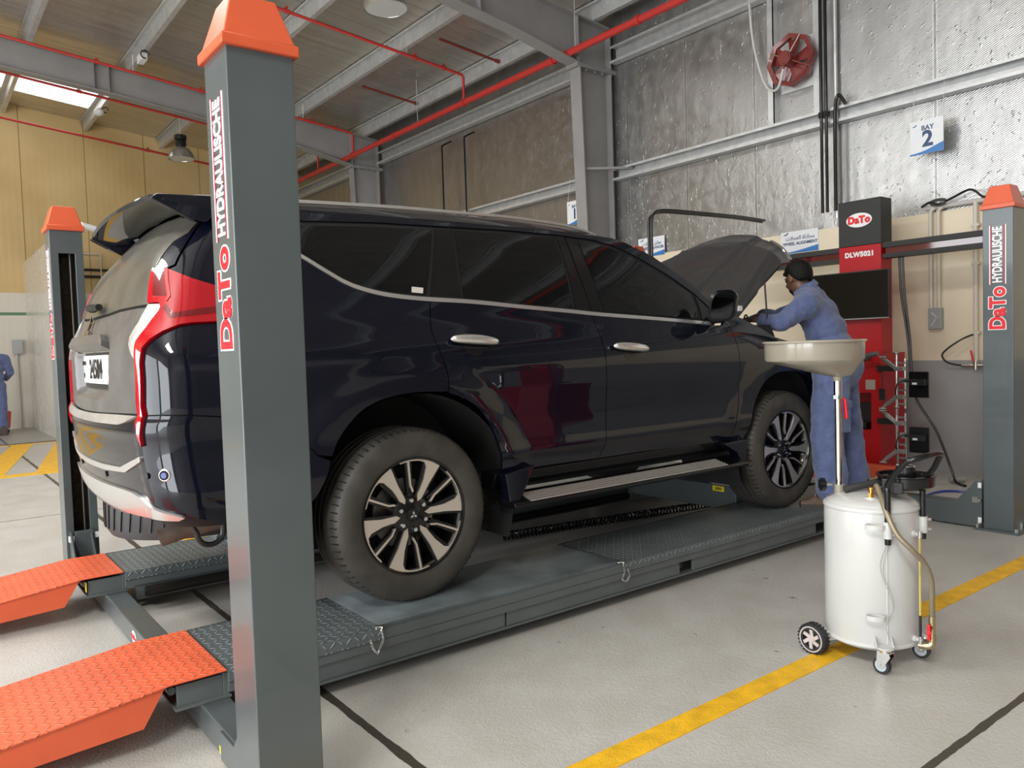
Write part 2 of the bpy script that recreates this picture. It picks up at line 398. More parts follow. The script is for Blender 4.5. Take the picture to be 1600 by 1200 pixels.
for k, x in enumerate((5.72, 4.33, 2.92, 1.44, 0, -1.45, -2.9)):
    z = roof_z(x); b = MB()
    b.prism([(0, 0), (.07, 0), (.07, .025), (.063, .025), (.063, .007), (.007, .007), (.007, .193), (-.063, .193), (-.063, .175), (-.07, .175), (-.07, .2), (0, .2)], (x, YR, z-.205), (1, 0, 0), (0, 0, 1), (0, YB-YR, 0))
    tag(b.build('roof_purlin', M_GALV), 'galvanised roof '+PNAMES[k], 'purlin', 'galvanised roof purlins')
gl = {(0, 0): 'right of the nearer column, carrying the hanging bay sign', (0, 1): 'between the two columns, low behind the car roof', (0, 2): 'beyond the far column',
      (1, 0): 'right of the nearer column, above the fan', (1, 1): 'between the two columns, up near the roof', (1, 2): 'beyond the far column, up near the roof'}
for lv, z in enumerate((3.53, 5.09)):
    for k, (y0, y1) in enumerate(((YR, 4.72), (5.0, 11.36), (11.64, YB))):
        b = MB(); hh = .16 if lv == 0 else .22
        b.prism([(0, 0), (.14, 0), (.14, .006), (.006, .006), (.006, .03), (0, .03)], (5.985, y0, z), (1, 0, 0), (0, 0, 1), (0, y1-y0, 0))
        b.prism([(0, hh), (.14, hh), (.14, hh-.006), (.006, hh-.006), (.006, hh-.03), (0, hh-.03)][::-1], (5.985, y0, z), (1, 0, 0), (0, 0, 1), (0, y1-y0, 0))
        b.box((6.105, y0, z), (6.119, y1, z+hh))
        tag(b.build('wall_girt', M_GALV), 'galvanised wall girt '+gl[(lv, k)], 'girt', 'galvanised wall girts')
# eave closure strip above the top girt
# ---------------------------------------------------------------- sprinkler pipes
def sprinkler(b, x, y, z, up=.06): b.cyl((x, y, z), (x, y, z+up*.7), .011, n=8); b.cyl((x, y, z+up*.7), (x, y, z+up), .022, n=8)
b = MB(); b.cyl((5.3, YR, 5.115), (5.3, YB, 5.115), .045, n=16)
mp = thing('sprinkler_main', 'thick red sprinkler main running along the front wall', 'pipe', (5.3, 4, 5.115))
b.build('pipe', M_REDPIPE, mp)
for y in (3.55, 5.1, 7.21, 9.4, 11.05): MB().cyl((5.3, y-.03, 5.115), (5.3, y+.03, 5.115), .058, n=16).build('coupling', M_REDPIPE, mp)
for y in (4.65, 8.6): MB().cyl((5.3, y, 5.15), (5.3, y, roof_z(5.3)-.02), .006, n=6).build('hanger_rod', M_GALV, mp)
def branch(y, label, x_end, zoff=0., drop=5.115):
    t = thing('sprinkler_branch', label, 'pipe', (5.3, y, drop), 'red sprinkler branch pipes')
    z = lambda x: roof_z(x)-.335+zoff
    pts = [(5.3, y, drop+.044), (5.3, y, z(5.3)-.03), (5.27, y, z(5.3)), (x_end, y, z(x_end))]
    MB().tube(pts, .022, 10).build('pipe', M_REDPIPE, t)
    for x in (4.95, 4.45, 2.5, .9, -.6):
        if x > x_end:
            s = MB(); s.cyl((x-.04, y, z(x-.04)), (x+.04, y, z(x+.04)), .030, n=10); sprinkler(s, x, y, z(x)); s.build('sprinkler_head', M_REDPIPE, t)
    for x in (4.33, 1.44): MB().cyl((x, y+.03, z(x)), (x, y+.03, roof_z(x)-.05), .005, n=6).build('hanger_rod', M_GALV, t)
branch(7.21, 'red sprinkler branch pipe with a drop, nearest the camera', XD+.5)
branch(11.03, 'red sprinkler branch pipe along the far rafter top', XD+.5)
branch(12.65, 'red sprinkler branch pipe under the far rafter', XD+.5, -.02)
t = thing('sprinkler_branch', 'red sprinkler branch pipe in front of the yellow wall', 'pipe', (2, 14.2, 5.6), 'red sprinkler branch pipes')
z = lambda x: 5.60-.115*(x-1.6)
MB().tube([(5.3, 14.2, 5.159), (5.3, 14.2, z(5.3)), (XD+.5, 14.2, z(XD+.5))], .022, 10).build('pipe', M_REDPIPE, t)
for x in (2.35, -.4): s = MB(); s.cyl((x-.04, 14.2, z(x-.04)), (x+.04, 14.2, z(x+.04)), .03, n=10); sprinkler(s, x, 14.2, z(x)); s.build('sprinkler_head', M_REDPIPE, t)
for y, lb in ((6.82, 'short dark red pipe stub under the roof, nearer of two'), (9.26, 'short dark red pipe stub under the roof, farther of two')):
    tag(MB().cyl((4.64, y, roof_z(4.64)-.13), (5.69, y, roof_z(5.69)-.13), .020, n=10).cyl((5.64, y, roof_z(5.64)-.13), (5.70, y, roof_z(5.70)-.13), .03, n=10).build('pipe_stub', mat('dark_red_paint', (.20, .025, .02), .5)), lb, 'pipe', 'dark red pipe stubs')
# ================================================================ four-post lift
def tread_material(name, col, rough, wear_glint):
    """raised herringbone tread bars"""
    m, nt, b = new_mat(name); g = NG(m); x, y, z = g.pos(); P = .034; y = g.m('ADD', y, z)
    def bars(sx, ang):
        fx = g.m('DIVIDE', x, P); fy = g.m('DIVIDE', y, P)
        cx = g.m('FLOOR', fx); cy = g.m('FLOOR', fy)
        par = g.m('FRACT', g.m('ADD', g.m('MULTIPLY', g.m('ADD', cx, cy), .5), 100.)); odd = g.m('GREATER_THAN', par, .25)
        lx = g.m('SUBTRACT', g.m('SUBTRACT', fx, cx), .5); ly = g.m('SUBTRACT', g.m('SUBTRACT', fy, cy), .5)
        sg = g.m('SUBTRACT', g.m('MULTIPLY', odd, 2.), 1.); ly = g.m('MULTIPLY', ly, sg)
        a = g.m('ADD', g.m('MULTIPLY', lx, .72), g.m('MULTIPLY', ly, .70)); c = g.m('SUBTRACT', g.m('MULTIPLY', ly, .72), g.m('MULTIPLY', lx, .70))
        ra = g.m('DIVIDE', a, .52); rc = g.m('DIVIDE', c, .15)
        d = g.m('ADD', g.m('MULTIPLY', ra, ra), g.m('MULTIPLY', rc, rc))
        return g.m('MAXIMUM', g.m('SUBTRACT', 1., d), 0.)
    h = bars(1, 0); n = g.noise(5, 5)
    c = g.ramp(n, (.3, tuple(t*.85 for t in col)), (.7, tuple(t*1.12 for t in col)))
    c = g.mix(g.m('MULTIPLY', g.m('GREATER_THAN', h, .35), wear_glint[0]), c, wear_glint[1])  # paler bar tops: wear, with specular sparkle put into the colour
    g.set('Base Color', c); g.set('Roughness', rough); g.bump(h, .9, .006); return m
M_LIFT = mat('lift_grey_enamel', (.080, .096, .099), .28, var=.07, vscale=4, coat=.25)
M_LIFTD = mat('lift_dark_grey_enamel', (.100, .115, .116), .34, var=.10, vscale=5, coat=.1)
M_ORANGE = mat('orange_enamel', (.66, .105, .038), .40, var=.06, vscale=5, coat=.1)
M_TREAD = tread_material('grey_tread_plate', (.105, .125, .130), .36, (.6, (.34, .36, .36)))
M_OTREAD = tread_material('orange_tread_plate', (.74, .125, .050), .45, (.35, (.86, .26, .14)))
M_SLIP = mat('brushed_slip_plate', (.150, .175, .182), .30, var=.35, vscale=5)
M_RED = mat('signal_red', (.72, .012, .022), .35)
M_DKRED = mat('dark_red', (.35, .02, .05), .4)
M_YEL = mat('warning_yellow', (.85, .68, .02), .4)
M_RACK = mat('greasy_black_steel', (.018, .015, .012), .45, .3)
def post(x0, y0, inward, label, lettering):
    """square column x0..x0+.18, y0..y0+.18; inward = +1/-1 is the side with the carriage slot"""
    w = .182; t = thing('lift_post', label, 'lift post', (x0+w/2, y0+w/2, 0), 'posts of the four-post lift')
    fy = y0+w if inward > 0 else y0; gi = -inward
    b = MB(); th = .008
    poly = [(0, 0), (w, 0), (w, w), (.135, w), (.135, w-th), (w-th, w-th), (w-th, th), (th, th), (th, w-th), (.047, w-th), (.047, w), (0, w)]
    if inward < 0: poly = [(x, w-y) for x, y in poly][::-1]
    b.prism(poly, (x0, y0, .012), (1, 0, 0), (0, 1, 0), (0, 0, 2.128))
    b.box((x0+.04, fy-.008 if inward > 0 else fy, 1.98), (x0+.142, fy if inward > 0 else fy+.008, 2.14))
    b.build('column', M_LIFT, t, bevel=.012, seg=3)
    rk = MB(); rk.box((x0+.06, fy+gi*.12-.006, .02), (x0+.122, fy+gi*.12+.006, 2.1))
    for k in range(20): rk.box((x0+.075, fy+gi*.105-.006, .12+k*.095), (x0+.107, fy+gi*.105+.006, .165+k*.095))
    rk.build('ladder_rack', M_RACK, t)
    MB().cyl((x0+.115, fy+gi*.06, .2), (x0+.115, fy+gi*.06, 2.1), .007, n=8).build('wire_rope', mat('oily_rope', (.14, .12, .09), .4, .6), t)
    c = MB(); e = .014; zc = 2.12; x1 = x0+w; y1 = y0+w; i = .030
    bot = [(x0-e, y0-e), (x1+e, y0-e), (x1+e, y1+e), (x0-e, y1+e)]; mid = [(x0-e*.4, y0-e*.4), (x1+e*.4, y0-e*.4), (x1+e*.4, y1+e*.4), (x0-e*.4, y1+e*.4)]; tp = [(x0+i, y0+i), (x1-i, y0+i), (x1-i, y1-i), (x0+i, y1-i)]
    vs = [(*p, zc) for p in bot]+[(*p, zc+.028) for p in bot]+[(*p, zc+.032) for p in mid]+[(*p, zc+.152) for p in tp]
    fs = [(3, 2, 1, 0), (12, 13, 14, 15)]
    for k in range(3):
        for j in range(4): a = k*4; fs.append((a+j, a+(j+1) % 4, a+4+(j+1) % 4, a+4+j))
    c.add(vs, fs).build('post_cap', M_ORANGE, t, bevel=.006)
    bp = MB(); bp.box((x0-.045, y0-.045, 0), (x0+w+.045, y0+w+.045, .014)); bp.build('base_plate', M_LIFT, t)
    for dx in (-.025, w+.025):
        for dy in (-.025, w+.025): MB().cyl((x0+dx, y0+dy, .012), (x0+dx, y0+dy, .04), .012, n=6).build('anchor_bolt', M_CHROME, t)
    if lettering:
        lx = x0-.001; yc = y0+w/2; r = (0, 0, 1); u = (0, 1, 0)
        z0, z1, d0, d1 = lettering
        text('wordmark', 'HYDRAULISCHE', .080, (lx, yc+.000, (z0+z1)/2), r, u, M_WHITE, t, .002, .0026, sx=(z1-z0)/.592)
        for s in (-1, 1):
            MB().box((lx-.001, yc+s*.047-.0032, z0-.005), (lx+.001, yc+s*.047+.0032, z1+.005)).build('lettering_rule', M_WHITE, t)
            MB().box((lx-.001, yc+s*.0385-.0036, z0-.005), (lx+.001, yc+s*.0385+.0036, z1+.005)).build('lettering_rule', M_DKRED, t)
        for k, (bold, mm, dp) in enumerate(((.0105, M_WHITE, .0016), (.0052, M_RED, .0034))):
            text('wordmark', 'DaTo', .130, (lx, yc-.002, (d0+d1)/2), r, u, mm, t, dp, bold, sx=(d1-d0)/.312, shear=0., space=1.06)
    return t
post(-1.040, -.907, 1, 'tall grey post with orange cap closest to the camera', (1.635, 2.01, 1.335, 1.612))
post(3.935, -.907, 1, 'grey post with orange cap at the right picture edge', (1.635, 2.01, 1.335, 1.612))
post(-1.010, 2.545, -1, 'grey post with open slot left behind the car tail', (1.635, 2.01, 1.335, 1.612))
post(3.935, 2.400, -1, 'grey post hidden behind the car bonnet, only its orange cap showing', None)
# ---------------------------------------------------------------- runways, cross beams, ramps
def runway(y0, y1, label, near):
    t = thing('lift_runway', label, 'runway', (1.4, (y0+y1)/2, .05), 'runways of the four-post lift')
    X0, X1, ZT = -.89, 3.86, .205
    s = 1 if near else -1
    b = MB()
    # deck, folded lip, tube edge and web on both sides, with fork pockets
    b.box((X0, y0, .165), (X1, y1, ZT))
    for yo, d in ((y0, 1), (y1, -1)):
        b.box((X0, min(yo+d*.003, yo+d*.05), .128), (X1, max(yo+d*.003, yo+d*.05), .1645))
        cuts = [X0+.05, .345, .355, 1.53, 1.64, 2.85, 2.96, X1]
        for k in range(0, 8, 2): b.box((cuts[k], min(yo+d*.014, yo+d*.03), .062), (cuts[k+1], max(yo+d*.014, yo+d*.03), .129))
        for k in (1, 3, 5):
            if cuts[k+1]-cuts[k] > .05: b.box((cuts[k], min(yo+d*.09, yo+d*.10), .062), (cuts[k+1], max(yo+d*.09, yo+d*.10), .129))
        b.box((X0+.05, min(yo+d*.004, yo+d*.05), .052), (X1, max(yo+d*.004, yo+d*.05), .062))
    b.build('frame', M_LIFTD, t, bevel=.003)
    e = .001
    for x0, x1 in ((X0, -.28), (1.10, X1)):
        b = MB(); b.box((x0, y0-e, ZT), (x1, y1+e, ZT+.005)); b.box((x0, y0-e-.004, ZT-.038), (x1, y0-e, ZT+.005)); b.box((x0, y1+e, ZT-.038), (x1, y1+e+.004, ZT+.005))
        b.build('tread_plate', M_TREAD, t, bevel=.002)
    MB().prism([(-.285, .003), (-.27, .011), (1.06, .011), (1.12, .003), (1.12, 0), (-.285, 0)], (0, y0+.03, ZT), (1, 0, 0), (0, 0, 1), (0, y1-y0-.05, 0)).build('slip_plate', M_SLIP, t)
    # end bracket that carries the ramp hinge
    b = MB(); b.box((-.905, y0+.01, .118), (-.885, y1-.01, .2)); b.box((-1.06, y0+.015, .118), (-.905, y0+.03, .195)); b.box((-1.06, y1-.03, .118), (-.905, y1-.015, .195)); b.box((-1.07, y0, .112), (-.88, y1, .122))
    b.build('hinge_bracket', M_LIFTD, t, bevel=.002)
    # inner rail for the rolling jack
    yi = y1 if near else y0
    b = MB(); b.cyl((-.80, yi+s*.03, .10), (X1-.1, yi+s*.03, .10), .026, n=14); b.box((-.80, min(yi, yi+s*.03), .075), (X1-.1, max(yi, yi+s*.03), .085))
    b.build('jack_rail', M_RACK, t)
    MB().box((-1.071, y1-.09 if near else y0+.0, .14), (-1.0705, y1-.03 if near else y0+.05, .19)).build('warning_sticker', M_YEL, t)
    if near:
        for xa, xb in ((-.290, -.33), (1.075, 1.115)):
            c = MB(); yo = y0-.010
            pts = curve_pts([(xa, yo, .212), (xa+.008, yo, .17), (xa-.012, yo-.004, .135), ((xa+xb)/2, yo-.004, .122), (xb, yo-.004, .145), (xb-.008, yo, .18)], 7)
            for i in range(0, len(pts)-1):
                p = pts[i]; q = pts[i+1]; d = (q-p); m_ = (p+q)/2; sd = Vector((0, 1, 0)) if i % 2 else d.cross(Vector((0, 1, 0))).normalized()
                ring = [m_+d.normalized()*math.cos(a)*d.length*.72+sd*math.sin(a)*.0042 for a in [2*PI*k/8 for k in range(8)]]
                c.tube(ring, .0014, 5, closed=True)
            ch = c.build('safety_chain', M_CHROME, t)
            MB().cyl((xa, y0+.02, ZT+.005), (xa, y0+.02, ZT+.014), .010, n=12).tube([(xa-.012, y0+.012, ZT+.013), (xa+.01, y0-.008, ZT+.012), (xa, y0-.012, ZT+.004)], .004, 8).build('lock_pin', M_CHROME, ch)
    return t
runway(-.175, .345, 'near grey runway carrying the two wheels that face us', True)
runway(1.49, 2.005, 'far grey runway beneath the other side of the car', False)
def ramp(y0, y1, label):
    t = thing('access_ramp', label, 'ramp', (-1.8, (y0+y1)/2, 0), 'orange access ramps')
    zt = .2105; X2 = -2.86
    b = MB()
    prof = [(-.895, zt), (-.895, zt+.005), (-1.085, zt+.005), (X2, .008), (X2, .002), (-1.085, zt-.001)]
    b.prism(prof, (0, y0-.008, 0), (1, 0, 0), (0, 0, 1), (0, y1-y0+.016, 0)); b.build('deck_plate', M_OTREAD, t, bevel=.002)
    for n_, y in (('side_panel', y0), ('side_panel', y1-.008)):
        MB().prism([(-1.10, zt-.003), (-1.172, .088), (-2.70, .002), (X2+.03, .004)], (0, y, 0), (1, 0, 0), (0, 0, 1), (0, .008, 0)).build(n_, M_ORANGE, t)
    MB().cyl((-1.072, y0+.035, .175), (-1.072, y1-.035, .175), .014, n=12).build('hinge_pin', M_LIFTD, t)
ramp(-.175, .340, 'near orange tread plate ramp at the bottom left corner')
ramp(1.495, 2.000, 'far orange tread plate ramp behind the near one')
def crossbeam(x0, x1, h, yn, yf, label, badge):
    t = thing('lift_crossbeam', label, 'cross beam', ((x0+x1)/2, (yn+yf)/2, 0), 'cross beams between the lift posts')
    zb = .0145
    MB().box((x0, yn+.05, zb), (x1, yf-.05, h)).build('beam', M_LIFT, t, bevel=.006)
    for s, ye in ((1, yn), (-1, yf)):
        for x in (x0-.009, x1+.001):
            MB().prism([(ye+s*.01, zb), (ye+s*.32, zb), (ye+s*.32, h-.002), (ye+s*.185, h-.002), (ye+s*.05, h+.155), (ye+s*.01, h+.155)], (x, 0, 0), (0, 1, 0), (0, 0, 1), (.008, 0, 0)).build('gusset_plate', M_LIFT, t)
        if s > 0 and not badge:
            for z in (h+.13, .06): MB().box((x0-.012, ye+s*.012, z-.018), (x0-.009, ye+s*.034, z+.018)).build('slide_block', M_WHITE, t)
            MB().box((x0-.014, ye+.035, h+.01), (x0-.009, ye+.07, h+.05)).cyl((x0-.012, ye+.02, h+.03), (x0-.03, ye+.02, h+.03), .011, n=10).build('limit_switch', M_CHROME, t)
    if badge:
        MB().lathe([(0, 0), (.03, 0), (.03, .001), (0, .001)], (0, 0, 0), (1, 0, 0), 24).build('oval_badge', M_WHITE, t)
        o = kids(t)[-1]
        for v in o.data.vertices: v.co = (x0-.0015+v.co.x*.4, .86+v.co.y*1.5, .065+v.co.z*1.0)
        text('badge_lettering', 'DaTo', .034, (x0-.003, .86, .065), (0, -1, 0), (0, 0, 1), M_RED, t, .001, .0012)
        MB().box((x0-.0015, yn+.30, .02), (x0, yn+.36, .045)).build('warning_sticker', M_YEL, t)
    return t
crossbeam(-.985, -.885, .112, -.725, 2.545, 'low grey cross beam on the floor between the rear posts', True)
crossbeam(3.945, 4.055, .165, -.725, 2.40, 'grey cross beam between the front posts at the right', False)
# carriage shoe inside the left rear post
t = thing('lift_carriage', 'small grey carriage block with white sliders in the left rear post', 'lift carriage', (-.92, 2.5, .11))
MB().prism([(-.975, .112), (-.855, .112), (-.865, .265), (-.965, .265)], (0, 2.485, 0), (1, 0, 0), (0, 0, 1), (0, .055, 0)).build('block', M_LIFT, t, bevel=.004)
for p, q in (((-1.0, 2.49, .205), (-.972, 2.53, .238)), ((-.858, 2.49, .215), (-.835, 2.53, .245))): MB().box(p, q).build('slider', M_WHITE, t)
tag(MB().prism([(0, 0), (.085, 0), (.085, .055), (.02, .055), (0, .03)], (-.32, 1.83, .211), (1, 0, 0), (0, 0, 1), (0, .12, 0)).build('wheel_chock', M_LIFTD, bevel=.004), 'small grey block resting on the far runway', 'wheel chock')
# rolling jacking beam between the runways
t = thing('jacking_beam', 'grey jacking beam with yellow sticker under the car middle', 'jack', (2.9, .9, .12))
MB().box((2.78, .40, .13), (3.02, 1.44, .30)).build('beam', M_LIFT, t, bevel=.008)
MB().box((2.84, .75, .30), (2.96, 1.05, .34)).build('saddle', M_LIFT, t, bevel=.004)
MB().box((2.777, .50, .255), (2.7795, .60, .292)).build('warning_sticker', M_YEL, t)
text('load_lettering', '2000', .030, (2.776, .55, .273), (0, -1, 0), (0, 0, 1), M_BLACK, t, .001, .0006)
MB().box((2.80, .372, .07), (3.0, .42, .15)).box((2.80, 1.42, .07), (3.0, 1.462, .15)).build('roller_bracket', M_LIFTD, t)
# black coiled air hose on the floor under the car
pts = []; a = Vector((1.42, 1.30, .036)); e = Vector((3.30, .98, .036)); d = (e-a); u = Vector((0, 0, 1)); w_ = d.normalized().cross(u)
for i in range(62*10): q = i/10*2*PI; pts.append(a+d*(i/620)+u*.027*math.cos(q)+w_*.027*math.sin(q))
tag(MB().tube(pts, .0065, 6).build('coiled_air_hose', M_BLACKG), 'black coiled air hose stretched out under the car', 'hose')
# ================================================================ the dark blue car
CZ = .21; YC = .895                            # wheels stand on the runway; centre line of the car
def pchip(xs, ys):
    n = len(xs); h = [xs[i+1]-xs[i] for i in range(n-1)]; d = [(ys[i+1]-ys[i])/h[i] for i in range(n-1)]; m = [0.]*n
    m[0] = d[0]; m[-1] = d[-1]
    for i in range(1, n-1):
        if d[i-1]*d[i] > 0: w1 = 2*h[i]+h[i-1]; w2 = h[i]+2*h[i-1]; m[i] = (w1+w2)/(w1/d[i-1]+w2/d[i])
    def f(x):
        if x <= xs[0]: return ys[0]+m[0]*(x-xs[0])
        if x >= xs[-1]: return ys[-1]+m[-1]*(x-xs[-1])
        i = 0
        while x > xs[i+1]: i += 1
        t = (x-xs[i])/h[i]; t2 = t*t; t3 = t2*t
        return (2*t3-3*t2+1)*ys[i]+(t3-2*t2+t)*h[i]*m[i]+(-2*t3+3*t2)*ys[i+1]+(t3-t2)*h[i]*m[i+1]
    return f
SIDE = pchip([.30, .38, .44, .50, .56, .61, .66, .74, .84, .94, 1.00, 1.06, 1.12, 1.18, 1.24, 1.30, 1.40, 1.50, 1.60, 1.66, 1.70, 1.74],
             [.16, .085, .058, .036, .015, .006, .012, .014, .008, .002, .002, .008, .022, .046, .070, .088, .120, .156, .196, .222, .243, .275])
REAR = pchip([.30, .40, .46, .52, .60, .68, .74, .80, .83, .87, .90, 1.00, 1.10, 1.16, 1.22, 1.30, 1.40, 1.50, 1.60, 1.70, 1.80],
             [-.86, -.97, -1.035, -1.085, -1.105, -1.115, -1.120, -1.125, -1.13, -1.128, -1.115, -1.115, -1.115, -1.108, -1.088, -1.060, -1.026, -.976, -.895, -.80, -.70])
RC = .17                                       # plan radius of the rear corner
U0, U1 = -.55, -.82                            # u: true x down to U0, corner start at U1, arc to U2, rear face to the centre line at U3
U2 = U1-RC*PI/2; U3 = U2-(YC-RC)
def crown(y): return .085*((y-YC)/.9)**2
def rear_x(y, z):
    # the number plate sits in a shallow bay of the tailgate
    k = 0.
    if .93 < z < 1.17 and abs(y-YC) < .50:
        k = (1-sstep(.32+.2*max(0, z-1.0), .39+.2*max(0, z-1.0), abs(y-YC)))*sstep(.935, .995, z)*(1-sstep(1.145, 1.168, z))
    return REAR(z)+crown(y)+.048*k
def side_y(x, z):
    y = SIDE(z)+.011*((x-1.1)/1.7)**2
    k = sstep(1.15, 1.7, z)
    y += k*.030*((x-.6)/1.4)**2
    if x > 2.9 and z < 1.2: y += .55*max(0, x-2.95)**2.2
    # swollen wheel arches with a soft crease
    for ax, az, r0, r1 in ((0, .40, .56, .70), (2.8, .40, .55, .70)):
        dx = x-ax; dz = z-az
        r = math.hypot(dx, dz*1.0)
        if r < r1 and z > .3:
            y -= .022*(1-sstep(r0, r1, r))*sstep(.30, .5, z)
    return y
def S(u, z):
    """point of the right-hand body skin; z in car height above the runway"""
    if u >= U0: return Vector((u, side_y(u, z), z+CZ))
    y0 = side_y(U0, z); yb = y0+.010; xr = rear_x(yb+RC, z)
    if u >= U1:
        t = (u-U1)/(U0-U1); return Vector((lerp(xr+RC, U0, t), lerp(yb, y0, t), z+CZ))
    if u >= U2:
        a = (U1-u)/RC; return Vector((xr+RC-RC*math.sin(a), yb+RC-RC*math.cos(a), z+CZ))
    t = (U2-u)/(U2-U3); y = lerp(yb+RC, YC, t)
    return Vector((rear_x(y, z), y, z+CZ))
def Snorm(u, z, f=None):
    f = f or S; e = .004
    a = f(u+e, z)-f(u-e, z); b = f(u, z+e)-f(u, z-e); n = a.cross(b)
    return n.normalized()
def resample(poly, step, closed=True):
    out = []
    n = len(poly)
    for i in range(n if closed else n-1):
        a = poly[i]; b = poly[(i+1) % n]; k = max(1, int(math.ceil(math.hypot(b[0]-a[0], b[1]-a[1])/step)))
        for j in range(k): out.append((lerp(a[0], b[0], j/k), lerp(a[1], b[1], j/k)))
    if not closed: out.append(poly[-1])
    return out
def smooth2(pts, n=6): return [(p.x, p.y) for p in curve_pts([(a, b, 0) for a, b in pts], n)]
def inset_poly(poly, d):
    n = len(poly); ar = sum(poly[i][0]*poly[(i+1) % n][1]-poly[(i+1) % n][0]*poly[i][1] for i in range(n)); sg = 1 if ar > 0 else -1; out = []
    for i in range(n):
        a = poly[i-1]; b = poly[i]; c = poly[(i+1) % n]
        e1 = (b[0]-a[0], b[1]-a[1]); e2 = (c[0]-b[0], c[1]-b[1]); l1 = math.hypot(*e1) or 1; l2 = math.hypot(*e2) or 1
        n1 = (-e1[1]/l1*sg, e1[0]/l1*sg); n2 = (-e2[1]/l2*sg, e2[0]/l2*sg); m = (n1[0]+n2[0], n1[1]+n2[1]); l = math.hypot(*m) or 1
        c_ = max(.5, (n1[0]*m[0]+n1[1]*m[1])/l); out.append((b[0]+m[0]/l*d/c_, b[1]+m[1]/l*d/c_))
    return out
def inside(p, poly):
    x, y = p; c = False; n = len(poly)
    for i in range(n):
        x1, y1 = poly[i]; x2, y2 = poly[(i+1) % n]
        if (y1 > y) != (y2 > y) and x < (x2-x1)*(y-y1)/(y2-y1)+x1: c = not c
    return c
def patch_mesh(poly, step, fn, off, thick, nfn=None, inset=0., sy=1.):
    """curved sheet over a 2-D outline: skin, turned-in rim; returns verts, faces, normals"""
    if inset: poly = inset_poly(poly, inset)
    bd = resample(poly, step); n = len(bd)
    x0 = min(p[0] for p in bd); x1 = max(p[0] for p in bd); y0 = min(p[1] for p in bd); y1 = max(p[1] for p in bd)
    pts = list(bd); cell = {}
    for p in bd: cell.setdefault((int(p[0]/step), int(p[1]/step)), []).append(p)
    yy = y0+step*.5; row = 0
    while yy < y1:
        xx = x0+(step*.5 if row % 2 else 0)
        while xx < x1:
            if inside((xx, yy), bd):
                k = (int(xx/step), int(yy/step)); ok = True
                for i in (-1, 0, 1):
                    for j in (-1, 0, 1):
                        for q in cell.get((k[0]+i, k[1]+j), ()):
                            if (q[0]-xx)**2+(q[1]-yy)**2 < (step*.5)**2: ok = False
                if ok: pts.append((xx, yy))
            xx += step
        yy += step*.9; row += 1
    r = delaunay_2d_cdt([Vector(p) for p in pts], [(i, (i+1) % n) for i in range(n)], [], 1, 1e-6)
    vs2, fs = r[0], [tuple(f) for f in r[2]]
    V = []; N = []
    nf = nfn or (lambda a, b: Snorm(a, b, fn))
    for p in vs2:
        nm = nf(p[0], p[1]); V.append(fn(p[0], p[1])+nm*off); N.append(nm)
    F = []
    for f in fs:
        a, b, c = (V[i] for i in f[:3])
        if (b-a).cross(c-a).dot(N[f[0]]) < 0: f = f[::-1]
        F.append(f)
    if thick:
        base = [(fn(*p), nf(*p)) for p in bd]; k = len(V)
        for i, (p, nm) in enumerate(base):
            t = base[(i+1) % n][0]-base[i-1][0]; sd = t.cross(nm)
            sd = sd.normalized() if sd.length > 1e-9 else nm
            V += [p+nm*off, p+nm*(off-thick)]; N += [sd, sd]
        c0 = sum((b[0] for b in base), Vector())/n
        for i in range(n):
            j = (i+1) % n; q = (k+2*i, k+2*j, k+2*j+1, k+2*i+1)
            F.append(q)
        # outward rim orientation
        flip = 1
        bx = [b[0] for b in base]
        ar = sum(bd[i][0]*bd[(i+1) % n][1]-bd[(i+1) % n][0]*bd[i][1] for i in range(n))
        if ar > 0:
            for i in range(n): F[-1-i] = F[-1-i][::-1]
        else:
            for i in range(k, len(N)): N[i] = -N[i]
        for i in range(k, len(N)): pass
    return V, F, N
def finish(name, parts, mats, parent, mi=None):
    me = bpy.data.meshes.new(name); V = []; F = []; N = []; MI = []
    for idx, (v, f, n) in enumerate(parts):
        k = len(V); V += [tuple(p) for p in v]; F += [tuple(i+k for i in q) for q in f]; N += [tuple(p) for p in n]; MI += [(mi[idx] if mi else 0)]*len(f)
    me.from_pydata(V, [], F)
    for m in (mats if isinstance(mats, (list, tuple)) else [mats]): me.materials.append(m)
    for p, i in zip(me.polygons, MI): p.use_smooth = True; p.material_index = i
    me.update(); me.normals_split_custom_set_from_vertices(N)
    o = bpy.data.objects.new(name, me); COL.objects.link(o)
    if parent: attach(o, parent)
    return o
def mirrored(part):
    v, f, n = part
    return ([Vector((p[0], 2*YC-p[1], p[2])) for p in v], [q[::-1] for q in f], [Vector((p[0], -p[1], p[2])) for p in n])
def panel(name, poly, m, parent, off=0., thick=.018, step=.022, inset=.0022, side='LR', join=False, fn=S, nfn=None):
    if join and inset:
        poly = [(U3 if a < U3+.006 else a, b) for a, b in inset_poly(poly, inset)]; inset = 0
    """body panel on the right skin and, mirrored, on the left; join = one part across the centre line"""
    p = patch_mesh(poly, step, fn, off, thick, nfn, inset)
    if join: return finish(name, [p, mirrored(p)], m, parent)
    o = finish(name, [p], m, parent)
    if side == 'LR': finish(name, [mirrored(p)], m, parent)
    return o
def both(name, mb_fn, m, parent, **k):
    """build a mesh part and its mirror image"""
    a = mb_fn(); o = a.build(name, m, parent, **k)
    b = MB(); b.v = [(x, 2*YC-y, z) for x, y, z in a.v]; b.f = [f[::-1] for f in a.f]; b.mi = list(a.mi); b.build(name, m, parent, **k)
    return o
